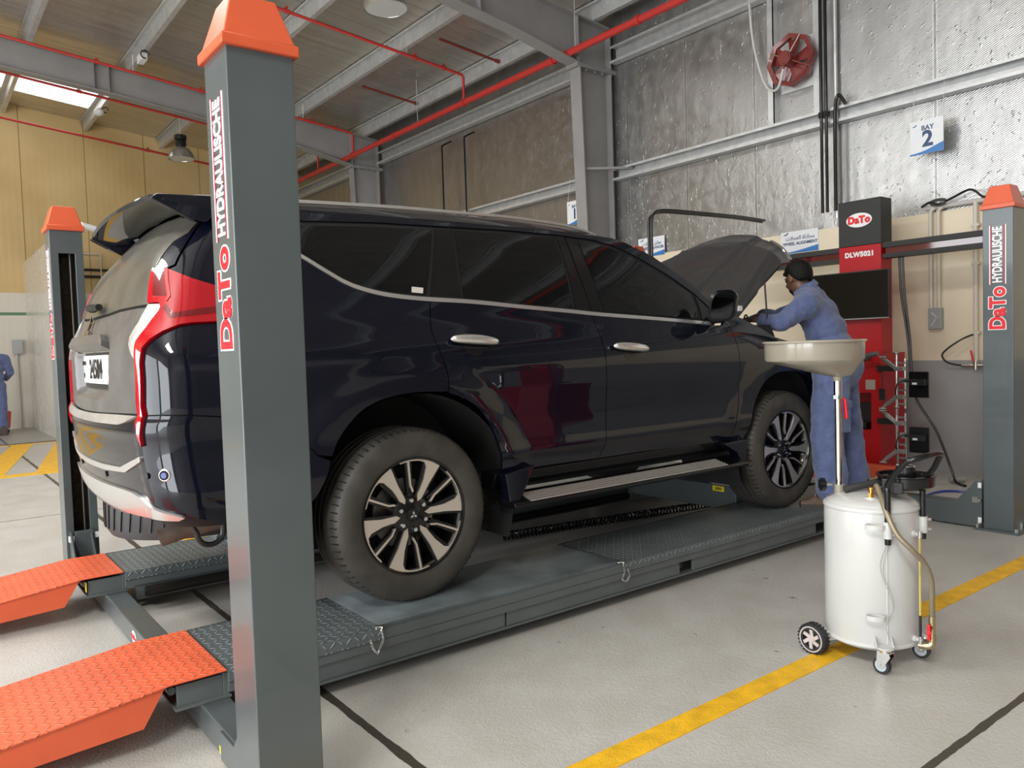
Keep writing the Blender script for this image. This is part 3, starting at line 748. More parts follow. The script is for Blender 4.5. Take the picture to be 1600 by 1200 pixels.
# ---------------------------------------------------------------- car materials
def paint_material():
    m, nt, b = new_mat('dark_blue_car_paint'); g = NG(m); x, y, z = g.pos()
    g.set('Base Color', (.0030, .0040, .0105)); g.set('Roughness', .35); g.set('Specular IOR Level', .05); g.set('Coat Weight', 1.); g.set('Coat Roughness', .02); g.set('Coat IOR', 1.47)
    return m
M_PAINT = paint_material()
def dusty_material(name, base, dust, z0, amount):
    m, nt, b = new_mat(name); g = NG(m); x, y, z = g.pos()
    n = g.noise(5, 6, rough=.65); f = g.noise(300, 2)
    a = g.m('MULTIPLY', g.ramp(n, (.25, .55), (.75, 1.)), amount); a = g.m('MULTIPLY', a, g.m('ADD', .7, g.m('MULTIPLY', f, .6)))
    g.set('Base Color', g.mix(a, base, dust)); g.set('Roughness', g.m('ADD', .12, g.m('MULTIPLY', a, .9))); g.set('Coat Weight', .35); g.set('Coat Roughness', .08)
    return m
M_DUSTY = dusty_material('dusty_dark_blue_paint', (.008, .010, .022), (.26, .24, .20), 0, .46)
M_DUSTLEDGE = dusty_material('dusty_bumper_ledge', (.02, .02, .022), (.40, .37, .32), 0, .80)
M_DUSTYGLASS = dusty_material('dusty_rear_glass', (.012, .013, .013), (.24, .22, .17), 0, .42)
M_HOOD = dusty_material('dusty_bonnet_paint', (.012, .013, .017), (.10, .095, .09), 0, .32)
M_GLASS = mat('tinted_glass', (.004, .0045, .005), .015, spec=.5)
M_TRIM = mat('gloss_black_trim', (.005, .005, .0055), .16)
M_MATTE = mat('matte_black_underbody', (.008, .008, .008), .75)
M_LAMP = mat('red_lamp_lens', (.42, .003, .010), .06, coat=1.)
M_LAMPD = mat('dark_red_lamp_lens', (.16, .004, .008), .05, coat=1.)
M_LAMPW = mat('clear_lamp_lens', (.46, .45, .43), .12, bump=.5, bscale=70, coat=1.)
M_SATIN = mat('satin_silver', (.62, .61, .59), .32, .75)
M_BELT = mat('bright_belt_chrome', (.88, .86, .84), .22, .9)
M_SILVER = mat('silver_bumper_skid', (.58, .58, .57), .25, .6, coat=.5)
M_TYRE = mat('tyre_rubber', (.050, .045, .038), .55, var=.35, vscale=9)
M_DISC = mat('brake_disc_steel', (.30, .28, .26), .4, .9)
M_ALLOY = mat('machined_alloy', (.80, .73, .66), .36, .85)
M_RUST = mat('rusty_exhaust', (.19, .145, .115), .7, .3, var=.3, vscale=12)

CAR = thing('car', 'dark blue SUV on the lift with its bonnet open', 'car', (1.29, YC, CZ))
# --- outlines in (length, height above runway)
BELT = [(-.55, 1.60), (-.388, 1.502), (-.30, 1.444), (-.210, 1.392), (-.12, 1.365), (-.049, 1.351), (.06, 1.339), (.172, 1.332), (.355, 1.325), (.70, 1.300), (1.043, 1.276), (1.155, 1.267), (1.60, 1.241), (2.036, 1.213), (2.12, 1.207)]
belt = pchip([p[0] for p in BELT], [p[1] for p in BELT])
L_RD = [(.172, belt(.172)), (.147, 1.208), (.155, 1.13), (.177, 1.052), (.184, .98), (.178, .921)]
L_B = [(1.157, belt(1.157)), (1.171, 1.14), (1.176, 1.015), (1.177, .83), (1.172, .658), (1.158, .58), (1.128, .510)]
L_F = [(2.262, 1.226), (2.283, 1.19), (2.298, 1.135), (2.313, 1.02), (2.314, .90), (2.290, .72), (2.258, .63), (2.205, .500)]
ARC_R = [(-.478, .50), (-.445, .545), (-.407, .622), (-.350, .755), (-.261, .853), (-.181, .895), (-.091, .917), (.04, .925), (.178, .913), (.278, .875), (.355, .822), (.410, .75), (.443, .679), (.465, .60), (.477, .512)]
ARC_F = [(2.345, .478), (2.384, .563), (2.447, .710), (2.530, .825), (2.61, .870), (2.69, .893), (2.83, .897), (2.93, .885), (3.025, .845), (3.10, .785), (3.19, .68), (3.24, .56), (3.265, .46)]
def cut(line, u0, u1): return [p for p in line if u0 <= p[0] <= u1]
beltseg = lambda a, b, n=10: [(lerp(a, b, i/n), belt(lerp(a, b, i/n))) for i in range(n+1)]
rd_line = smooth2(L_RD); b_line = smooth2(L_B); f_line = smooth2(L_F); arc_r = smooth2(ARC_R, 4); arc_f = smooth2(ARC_F, 4)
i_rd = min(range(len(arc_r)), key=lambda i: math.hypot(arc_r[i][0]-.178, arc_r[i][1]-.915))
# rear door, front door
panel('rear_door', beltseg(.172, 1.157)+b_line[1:]+[(.80, .514), (.477, .512)]+arc_r[i_rd:-1][::-1]+rd_line[::-1][1:-1], M_PAINT, CAR, step=.020)
panel('front_door', b_line[::-1]+beltseg(1.157, 2.20)[1:]+[(2.262, 1.226)]+f_line[1:]+[(1.80, .503), (1.45, .510)], M_PAINT, CAR, step=.020)
# quarter panel: from the rear door line over the arch to the tail lamp, up the D pillar
LAMP_TOP = [(-1.020, 1.451), (-.953, 1.447), (-.854, 1.405), (-.750, 1.374), (-.60, 1.335)]
LAMP_LOW = [(-.60, 1.325), (-.744, 1.238), (-.829, 1.233), (-.870, 1.226), (-.922, 1.202), (-.963, 1.174), (-.995, 1.145), (-1.012, 1.090)]
DEDGE = [(-.927, 1.462), (-.924, 1.534), (-.936, 1.633), (-.925, 1.70), (-.925, 1.74)]
seam_side = [(-1.008, .901), (-.952, .902), (-.840, .897), (-.66, .87), (-.53, .80), (-.445, .70), (-.385, .672)]
i_s = min(range(len(arc_r)), key=lambda i: math.hypot(arc_r[i][0]+.385, arc_r[i][1]-.672))
quarter = [(.172, belt(.172))]+rd_line[1:]+arc_r[i_s:i_rd][::-1]+seam_side[::-1][1:]+[(-1.022, .95), (-1.012, 1.09)]+LAMP_LOW[::-1][1:]+LAMP_TOP[::-1][1:-1]+DEDGE+[(-.62, 1.74), (-.60, 1.66), (-.56, 1.605)]+beltseg(-.55, .172, 16)[:-1]
panel('quarter_panel', quarter, M_PAINT, CAR, step=.022)
# front wing
fen = f_line+[(2.30, .482), (2.345, .478)]+arc_f[1:]+[(3.30, .46), (3.36, .80), (3.42, .92), (3.33, 1.02), (3.05, 1.075), (2.83, 1.10), (2.727, 1.122), (2.595, 1.186), (2.526, 1.214), (2.451, 1.245), (2.385, 1.268), (2.32, 1.262)]
panel('front_wing', fen, M_PAINT, CAR, step=.022, thick=.04)
# roof side rail and door frames (black, glossy) with the three side windows let in
frame_p = beltseg(-.55, 2.12, 30)+[(2.30, 1.238), (2.168, 1.352), (2.070, 1.452), (1.795, 1.615), (1.60, 1.690), (1.50, 1.713), (1.2, 1.722), (.5, 1.722), (-.60, 1.712), (-.60, 1.66)]
panel('window_surround', frame_p, M_MATTE, CAR, off=-.008, thick=.01, step=.03)
WQ = [(-.56, 1.63), (-.385, 1.519), (-.30, 1.462), (-.206, 1.410), (-.12, 1.382), (-.046, 1.368), (.06, 1.356), (.158, 1.349), (.210, 1.48), (.283, 1.682), (0, 1.680), (-.354, 1.662), (-.58, 1.652)]
WR = [(.405, 1.690), (.372, 1.50), (.358, 1.337), (.70, 1.317), (1.036, 1.296), (1.05, 1.48), (1.052, 1.60), (1.042, 1.690), (.72, 1.694)]
WF = [(1.216, 1.680), (1.228, 1.50), (1.252, 1.283), (1.65, 1.262), (2.02, 1.243), (2.042, 1.30), (2.035, 1.40), (1.90, 1.478), (1.756, 1.548), (1.60, 1.613), (1.465, 1.654), (1.34, 1.676)]
for nm, w_ in (('quarter_window', WQ), ('rear_door_window', WR), ('front_door_window', WF)):
    panel(nm, w_, M_GLASS, CAR, off=-.004, thick=.004, step=.04, inset=.004)
# pillars and upper frames between the panes
def above(poly, d): return poly
panel('rear_pillar_trim', [(.172, 1.340), (.345, 1.334), (.358, 1.50), (.392, 1.698), (.297, 1.690), (.222, 1.48)], M_TRIM, CAR, off=-.001, thick=.008, step=.03)
panel('centre_pillar_trim', [(1.05, 1.290), (1.150, 1.282), (1.128, 1.50), (1.118, 1.700), (1.058, 1.700), (1.066, 1.60), (1.064, 1.48)], M_TRIM, CAR, off=-.001, thick=.008, step=.03)
panel('centre_pillar_trim', [(1.162, 1.281), (1.240, 1.277), (1.216, 1.50), (1.204, 1.690), (1.126, 1.698), (1.138, 1.50)], M_TRIM, CAR, off=-.001, thick=.008, step=.03)
panel('roof_side_frame', [(-.60, 1.675), (-.354, 1.675), (0, 1.693), (.30, 1.697), (.72, 1.705), (1.06, 1.703), (1.34, 1.690), (1.465, 1.668), (1.60, 1.628), (1.756, 1.562), (1.90, 1.492), (2.055, 1.398), (2.168, 1.300), (2.30, 1.240), (2.168, 1.358), (2.070, 1.458), (1.795, 1.622), (1.60, 1.692), (1.50, 1.716), (1.2, 1.726), (.5, 1.726), (-.60, 1.716)], M_PAINT, CAR, off=.001, thick=.012, step=.025)
panel('mirror_base_trim', [(2.05, 1.235), (2.062, 1.30), (2.06, 1.385), (2.160, 1.296), (2.25, 1.236)], M_TRIM, CAR, off=-.001, thick=.008, step=.03)
# chrome belt strip and window reveal
def strip(line, w, off, d=.006):
    b = MB(); V = []
    for i, (u, z) in enumerate(line):
        n = Snorm(u, z); p = S(u, z)+n*off; q = S(u, z+w)+Snorm(u, z+w)*off
        V.append((p-n*d, p, q, q-n*d))
    for i in range(len(V)-1):
        for k in range(3):
            b.add([V[i][k], V[i+1][k], V[i+1][k+1], V[i][k+1]], [(0, 1, 2, 3)])
    b.add(V[0], [(0, 1, 2, 3)]); b.add(V[-1], [(3, 2, 1, 0)])
    return b
both('belt_moulding', lambda: strip([(u, z-.004) for u, z in beltseg(-.55, 2.115, 60)], .019, .005), M_BELT, CAR)
both('window_seal', lambda: strip([(u, z+.0145) for u, z in beltseg(-.55, 2.05, 60)], .007, .002), M_MATTE, CAR)
# --- roof
ROOFZ = pchip([-.98, -.80, -.40, .11, .44, .79, 1.2, 1.5, 1.70], [1.735, 1.755, 1.775, 1.788, 1.789, 1.788, 1.775, 1.742, 1.70])
ROOFE = pchip([-.9, .5, 1.2, 1.5, 1.6], [1.716, 1.722, 1.722, 1.712, 1.690])
APIL = [(2.33, 1.222), (2.168, 1.350), (2.07, 1.450), (1.795, 1.613), (1.60, 1.689)]
apu = pchip([0, .24, .41, .77, 1], [p[0] for p in APIL]); apz = pchip([0, .24, .41, .77, 1], [p[1] for p in APIL])
def roof_pt(u, t):
    """t 0 at the side rail, 1 on the centre line"""
    zc = ROOFZ(u); zs = ROOFE(u); y0 = side_y(u, min(zs, 1.74))
    y = lerp(y0, YC, t); h = (1-(1-min(1, t*3.2))**2)
    if u > 1.2: u = u+.10*(1-(1-t)**2)*(u-1.2)/.4
    return Vector((u, y, CZ+lerp(zs, zc, h)+.022*(1-(1-t)**2)))
rf = lambda: MB().grid(lambda a, b: roof_pt(lerp(-.86, 1.60, a), b), 50, 22)
a = rf(); k = len(a.v); a.v += [(x, 2*YC-y, z) for x, y, z in a.v]; a.f += [tuple(i+k for i in f[::-1]) for f in a.f]; a.mi = [0]*len(a.f)
a.build('roof', M_PAINT, CAR)
both('roof_rail', lambda: MB().tube([(u, side_y(u, 1.72)+.040, CZ+z-.015) for u, z in smooth2([(-.95, 1.752), (-.80, 1.766), (-.72, 1.775), (-.349, 1.786), (.11, 1.797), (.44, 1.798), (.79, 1.799), (1.1, 1.789), (1.30, 1.770), (1.42, 1.742)], 6)], .009, 8), M_SATIN, CAR)
# windscreen and A pillar caps
def wind(a, b):
    """a: 0 base .. 1 roof header, b across from side to centre"""
    u = apu(a); z = apz(a); y0 = side_y(u, z)+.004; y = lerp(y0, YC, b); t = (1-(1-b)**2)
    return Vector((u+.16*(1-a)*t+.10*t, y, z+CZ+(.022+ROOFZ(1.6)-1.690)*t*a))
a = MB().grid(wind, 16, 16); k = len(a.v); a.v += [(x, 2*YC-y, z) for x, y, z in a.v]; a.f += [tuple(i+k for i in f[::-1]) for f in a.f]; a.mi = [0]*len(a.f)
a.build('windscreen', M_GLASS, CAR)
# --- tail: lamps, tailgate, rear glass, bumper
lamp = LAMP_TOP[:1]+LAMP_TOP[1:]+LAMP_LOW[:-1]+[(-1.012, 1.09), (-1.025, .935), (-1.008, .865), (-1.016, .785), (-1.050, .899), (-1.058, .952), (-1.043, 1.105), (-1.037, 1.155), (-.986, 1.222), (-.945, 1.290), (-.955, 1.312), (-1.004, 1.312)]
panel('tail_lamp', lamp, M_LAMP, CAR, off=.014, thick=.03, step=.016, inset=.0015)
to = [o for o in bpy.data.objects if o.name.startswith('tail_lamp')]
for o, mr in zip(to, (False, True)):
    for nm, pl, mm, of in (('clear_lens', [(-.999, 1.308), (-.944, 1.307), (-.950, 1.281), (-.990, 1.218), (-1.030, 1.172), (-1.041, 1.147), (-1.045, 1.110), (-1.068, 1.130), (-1.092, 1.160), (-1.088, 1.190), (-1.06, 1.215), (-1.034, 1.239)], M_LAMPW, .012),
                           ('dark_lens', [(-.998, 1.430), (-.957, 1.427), (-.930, 1.336), (-.982, 1.336)], M_LAMPD, .0155),
                           ('lens_ridge', [(-.952, 1.443), (-.944, 1.441), (-.915, 1.335), (-.925, 1.315), (-.932, 1.318), (-.925, 1.338)], mat('bright_red_lens', (.85, .03, .03), .08, coat=1.), .018),
                           ('lens_ridge', [(-.62, 1.316), (-.80, 1.29), (-.90, 1.27), (-.928, 1.305), (-.935, 1.29), (-.905, 1.25), (-.80, 1.265), (-.66, 1.285)], M_LAMPD, .0155)):
        p = patch_mesh(pl, .014, S, of, .012)
        finish(nm, [mirrored(p) if mr else p], mm, o)
GATE_SIDE = [(-1.060, .905), (-1.060, .955), (-1.047, 1.105), (-1.070, 1.128), (-1.094, 1.158), (-1.092, 1.192), (-1.037, 1.243), (-1.006, 1.300)]
panel('tailgate', GATE_SIDE+[(-1.10, 1.303), (-1.339, 1.300), (-1.521, 1.291), (U3, 1.286), (U3, .890), (-1.60, .892), (-1.30, .899)], M_DUSTY, CAR, join=True, step=.017, inset=.001)
GLS = [(-1.008, 1.312), (-1.030, 1.45), (-1.012, 1.47), (-.995, 1.565), (-.958, 1.60), (-.954, 1.665)]
panel('rear_window', [(U3, 1.296), (-1.521, 1.300), (-1.339, 1.309), (-1.10, 1.311)]+GLS+[(-1.2, 1.70), (U3, 1.715)], M_DUSTYGLASS, CAR, join=True, off=.002, step=.03, inset=.001)
panel('tail_pillar', [(-1.026, 1.456), (-1.008, 1.472), (-.991, 1.566), (-.954, 1.602), (-.950, 1.70), (-.930, 1.70), (-.940, 1.633), (-.929, 1.534), (-.931, 1.465), (-.955, 1.453)], M_PAINT, CAR, off=.002, step=.02)
# number plate recess, plate, lamp brow, camera, emblem
def rear_panel(name, poly, m, off, thick=.01, step=.02, parent=CAR):
    """sheet on the tail given in (y, z)"""
    fn = lambda y, z: Vector((rear_x(y, z), y, z+CZ)); nf = lambda y, z: Vector((-1, (crown(y+.004)-crown(y-.004))/.008, (REAR(z+.004)-REAR(z-.004))/.008)).normalized()
    p = patch_mesh(poly, step, fn, off, thick, nf); return finish(name, [p], m, parent)
Y1, Y2 = .575, 2*YC-.575
rear_panel('plate_lamp_brow', [(.50, 1.175), (.56, 1.205), (1.23, 1.205), (1.29, 1.175), (1.27, 1.150), (1.18, 1.142), (.61, 1.142), (.52, 1.150)], M_DUSTY, .030, .04)
rear_panel('brow_trim', [(.52, 1.150), (1.27, 1.150), (1.26, 1.138), (.53, 1.138)], M_CHROME, .024, .03)
pc = YC
pl = rear_panel('number_plate', [(pc-.28, 1.128), (pc+.28, 1.128), (pc+.28, 1.008), (pc-.28, 1.008)], mat('white_plate', (.82, .82, .80), .35), .016, .02)
rear_panel('plate_holder', [(pc-.30, 1.142), (pc+.30, 1.142), (pc+.30, .988), (pc-.30, .988)], M_BLACK, .010, .02)
px = rear_x(pc, 1.07)-.0175
nrm_up = Vector((REAR(1.12)-REAR(1.02), 0, .10)).normalized()
text('plate_lettering', '24584', .118, (px, pc-.05, 1.066+CZ), (0, -1, 0), nrm_up, M_BLACK, pl, .002, .002, sx=.92)
text('plate_lettering', 'DUBAI', .026, (px, pc+.215, 1.096+CZ), (0, -1, 0), nrm_up, M_BLACK, pl, .002, .0006)
text('plate_lettering', 'U', .032, (px, pc+.215, 1.04+CZ), (0, -1, 0), nrm_up, M_BLACK, pl, .002, .0006)
# three-diamond emblem
def diamonds(o, right, up, r, d, m, name, parent):
    b = MB(); rt = Vector(right).normalized(); upv = Vector(up).normalized(); n = rt.cross(upv)
    for k in range(3):
        a = PI/2+k*2*PI/3; e = Vector((math.cos(a), math.sin(a))); f_ = Vector((-e.y, e.x)); L = r*.98; w = r*.29
        pts = [e*0.02*r, e*L*.5+f_*w, e*L, e*L*.5-f_*w]
        b.prism([(p.x, p.y) for p in pts], o, rt, upv, n*d)
    return b.build(name, m, parent)
diamonds(Vector((rear_x(YC, 1.235)-.010, YC, 1.235+CZ)), (0, -1, 0), Vector((REAR(1.28)-REAR(1.19), 0, .09)), .070, .010, M_CHROME, 'emblem', CAR)
# bumper with ledge, bright strips, silver skid and sensors
bump_low = [(-.50, .46), (-.62, .458), (-.785, .480), (-.90, .520), (-1.06, .515), (-1.31, .505), (-1.55, .490), (U3, .485)]
bump = [(U3, .888), (-1.60, .888), (-1.30, .897), (-1.049, .901), (-1.008, .899), (-.952, .900), (-.840, .895), (-.66, .868), (-.53, .798), (-.445, .698), (-.39, .672)]+[p for p in arc_r[:i_s][::-1]]+bump_low
panel('rear_bumper', bump, M_PAINT, CAR, join=True, step=.024, inset=.001)
panel('bumper_ledge', [(U3, .886), (-1.60, .887), (-1.30, .894), (-1.058, .897), (-1.147, .870), (-1.232, .857), (-1.571, .852), (U3, .852)], M_DUSTLEDGE, CAR, join=True, off=.010, step=.02)
panel('bumper_strip', [(U3, .683), (-1.53, .685), (-1.284, .693), (-1.043, .752), (-1.046, .728), (-1.24, .672), (-1.528, .658), (U3, .655)], M_SATIN, CAR, join=True, off=.008, step=.02)
panel('skid_plate', [(U3, .602), (-1.583, .603), (-1.30, .606), (-1.20, .604), (-1.134, .594), (-1.06, .572), (-1.017, .558), (-.93, .536), (-.902, .524), (-.93, .512), (-1.061, .515), (-1.311, .502), (-1.55, .480), (U3, .478)], M_SILVER, CAR, join=True, off=.012, thick=.03, step=.02)
for u, z in ((-1.531, .639), (-1.029, .678)):
    both('parking_sensor', lambda: MB().cyl(S(u, z), S(u, z)+Snorm(u, z)*.006, .012, n=14), M_PAINT, CAR)
both('reflector_ring', lambda: MB().cyl(S(-.948, .682), S(-.948, .682)+Snorm(-.948, .682)*.004, .024, .020, n=20), M_SATIN, CAR)
both('reflector_seat', lambda: MB().cyl(S(-.948, .682)+Snorm(-.948, .682)*.0035, S(-.948, .682)+Snorm(-.948, .682)*.0055, .018, n=20), M_PAINT, CAR)
both('reflector', lambda: MB().cyl(S(-.948, .682)+Snorm(-.948, .682)*.005, S(-.948, .682)+Snorm(-.948, .682)*.008, .011, n=16), mat('blue_grey_lens', (.10, .12, .30), .15), CAR)
# spoiler: a wide wing standing off the top of the rear glass
def spoiler():
    b = MB(); n = 40; st = []
    for i in range(n+1):
        t = -1+2*i/n; y = YC+t*.645; e = abs(t)
        xt = -.985+.03*t*t+.03*max(0, e-.90)/.10; zt = 1.757-.018*t*t-.018*(max(0, e-.90)/.10)**1.5
        xr = -.70; zr = ROOFZ(-.70)+.012-.035*t*t
        # closed section: roof end, top edge, lip, underside
        st.append([Vector((xr, y, zr+CZ)), Vector((lerp(xr, xt, .5), y, lerp(zr, zt, .5)+.006+CZ)), Vector((xt+.01, y, zt+.004+CZ)), Vector((xt, y, zt-.006+CZ)), Vector((xt+.008, y, zt-.018+CZ)), Vector((lerp(xr, xt, .62), y, lerp(zr, zt, .55)-.050+CZ)), Vector((xr-.05, y, zr-.055+CZ)), Vector((xr, y, zr-.035+CZ))])
    m = 8
    vs = [p for s_ in st for p in s_]; fs = []
    for i in range(n):
        for k in range(m): fs.append((i*m+k, i*m+(k+1) % m, (i+1)*m+(k+1) % m, (i+1)*m+k))
    fs += [tuple(range(m-1, -1, -1)), tuple(n*m+k for k in range(m))]
    return b.add(vs, fs)
spoiler().build('roof_spoiler', M_PAINT, CAR, sharp=30)
# side wings of the spoiler running down beside the glass
def spoil_wing():
    a = S(-.955, 1.66); pts = [(-.965, .255, 1.722), (-.94, .255, 1.742), (-.70, .262, 1.752), (-.70, .258, 1.700), (-.765, .232, 1.640), (-.815, .226, 1.645)]
    b = MB(); k = [Vector((x, y, z+CZ)) for x, y, z in pts]; n = len(k)
    inn = [p+Vector((0, .045, 0)) for p in k]
    b.add(k+inn, [tuple(range(n)), tuple(range(2*n-1, n-1, -1))]+[(i, i+n, (i+1) % n+n, (i+1) % n) for i in range(n)])
    return b
both('spoiler_wing', spoil_wing, M_PAINT, CAR, bevel=.006)
# rear wiper
wy = .86; p0 = Vector((rear_x(wy, 1.335)-.012, wy, 1.335+CZ))
wp = MB().ball(p0+Vector((-.02, 0, 0)), (.028, .024, .02), 12, 8).tube([p0+Vector((-.03, .0, .0)), p0+Vector((-.028, -.06, .0)), p0+Vector((-.02, -.15, -.004))], .014, 8, rad=[.016, .018, .015]).build('rear_wiper', M_BLACK, CAR)
# --- sills, side steps, wheel liners, underbody
both('sill', lambda: MB().prism([(.06, .515), (.035, .505), (.055, .46), (.09, .42), (.16, .42), (.16, .515)], (.46, 0, CZ), (0, 1, 0), (0, 0, 1), (1.87, 0, 0)), M_TRIM, CAR, bevel=.004)
def step_board():
    b = MB(); b.mat(0)
    prof = [(-.055, .372), (.075, .405), (.075, .35), (.02, .335), (-.05, .345), (-.062, .358)]
    b.prism(prof, (.50, 0, CZ), (0, 1, 0), (0, 0, 1), (1.80, 0, 0)); return b
both('side_step', step_board, M_TRIM, CAR, bevel=.004)
for s_, nm in ((1, 0), (-1, 1)):
    st = [o for o in bpy.data.objects if o.name.startswith('side_step')][nm]; b = MB()
    for k in range(5):
        y = -.050+k*.021; z = .3735+(y+.055)*.254
        q = (lambda yy: yy) if s_ > 0 else (lambda yy: 2*YC-yy)
        b.bar((.60, q(y), z+CZ), (2.10, q(y), z+CZ), .013, .006)
    b.build('step_tread', M_SATIN, st)
# body-coloured mud deflectors at the ends of the step
both('step_end', lambda: MB().prism([(.477, .512), (.66, .535), (.58, .40), (.55, .365), (.50, .365)], (0, -.022, CZ), (1, 0, 0), (0, 0, 1), (0, .06, 0)), M_PAINT, CAR, bevel=.008)
both('step_end', lambda: MB().prism([(2.10, .495), (2.345, .50), (2.33, .36), (2.28, .355), (2.24, .43)], (0, -.020, CZ), (1, 0, 0), (0, 0, 1), (0, .07, 0)), M_PAINT, CAR, bevel=.008)
def liner(cx, pts):
    b = MB(); n = 28; ring = []
    for i in range(n+1):
        a = PI*(-.12+1.24*i/n); ring.append((cx+.525*math.cos(a), .395+.525*math.sin(a)))
    vs = [Vector((x, y, z+CZ)) for y in (.012, .46) for x, z in ring]; m = n+1
    b.add(vs, [(i, i+1, i+1+m, i+m) for i in range(n)]+[tuple(range(m, 2*m))]); return b
for cx in (.02, 2.81): both('wheel_liner', lambda: liner(cx, None), M_MATTE, CAR)
# shell behind the panel gaps, its black standing in for their shade
def core():
    b = MB(); us = [U3+(U1-U3)*i/16 for i in range(16)]+[U1+(3.40-U1)*i/110 for i in range(111)]; zs = [.46+.03*j for j in range(43)]
    idx = {}
    for i, u in enumerate(us):
        for j, z in enumerate(zs): idx[i, j] = len(b.v); b.v.append(tuple(S(u, z)-Snorm(u, z)*.016))
    for i in range(len(us)-1):
        for j in range(len(zs)-1):
            u = (us[i]+us[i+1])/2; z = (zs[j]+zs[j+1])/2
            if math.hypot(u-.02, z-.395) < .56 or math.hypot(u-2.81, z-.395) < .55: continue
            if z > 1.64 or (z > 1.2 and u > 2.16-(z-1.24)*1.42): continue
            if z > 1.02 and u > 2.75: continue
            b.f.append((idx[i, j], idx[i+1, j], idx[i+1, j+1], idx[i, j+1])); b.mi.append(0)
    k = len(b.v); b.v += [(x, 2*YC-y, z) for x, y, z in b.v]; b.f += [tuple(q+k for q in f[::-1]) for f in b.f]; b.mi = [0]*len(b.f)
    return b
core().build('body_shell', M_MATTE, CAR)
b = MB(); b.box((-.95, .30, .50+CZ), (-.3, 1.49, .56+CZ)); b.box((-.3, .30, .40+CZ), (3.3, 1.49, .50+CZ)); b.box((.50, .10, .42+CZ), (2.3, 1.69, .48+CZ)); b.build('floor_pan', M_MATTE, CAR)
both('chassis_rail', lambda: MB().box((-.60, .34, .36+CZ), (3.3, .44, .44+CZ)), M_MATTE, CAR)
MB().cyl((0, .22, .385+CZ), (0, 2*YC-.22, .385+CZ), .05).ball((0, YC, .385+CZ), (.13, .13, .13)).build('rear_axle', M_MATTE, CAR)
# spare wheel slung under the tail, exhaust, towing eye
M_TREADR = mat('tyre_tread_rubber', (.045, .045, .046), .6)
sp = MB(); prof = [(.24, -.11), (.30, -.125), (.345, -.115), (.362, -.09)]
sp.lathe([(.22, -.09), (.30, -.118), (.345, -.108), (.365, -.075), (.367, .075), (.345, .108), (.30, .118), (.22, .09)], (-.70, YC, .435+CZ), (0, 0, 1), 48); spo = sp.build('spare_tyre', M_TREADR, CAR)
g_ = MB()
for k in range(44):
    a = 2*PI*k/44; p = Vector((-.70+.368*math.cos(a), YC+.368*math.sin(a), .435+CZ)); tg = Vector((-math.sin(a), math.cos(a), 0)); g_.bar(p+Vector((0, 0, -.07))-tg*.010, p+Vector((0, 0, .07))+tg*.010, .009, .006, up=(math.cos(a), math.sin(a), 0))
g_.build('tread_groove', M_BLACK, spo)
ex = MB(); ex.tube(curve_pts([(-.95, .44, .375+CZ), (-.8, .44, .400+CZ), (-.55, .46, .415+CZ), (-.2, .5, .40+CZ)], 6), .036, 16, caps=False); ex.tube(curve_pts([(-.95, .44, .375+CZ), (-.8, .44, .400+CZ)], 3), .032, 16, caps=False); ex.build('exhaust_pipe', M_RUST, CAR)
te = MB()
prof_o = [(-.07, .06), (.05, .06), (.055, -.03), (.035, -.075), (0, -.085), (-.03, -.07)]
def eye():
    b = MB(); o = Vector((-.845, .15, .475+CZ)); n = 20
    out = [Vector((-.085, 0, .055)), Vector((.06, 0, .055)), Vector((.062, 0, -.03))]+[Vector((.012+.05*math.cos(a), 0, -.045+.05*math.sin(a))) for a in [-PI*k/10 for k in range(0, 11)]][1:]
    ring = [o+p for p in out]; b.tube(ring, .011, 8, closed=True); return b
eye().build('towing_eye', M_BLACK, CAR)
MB().box((-.93, .135, .53+CZ), (-.78, .165, .55+CZ)).build('towing_bracket', M_BLACK, CAR)
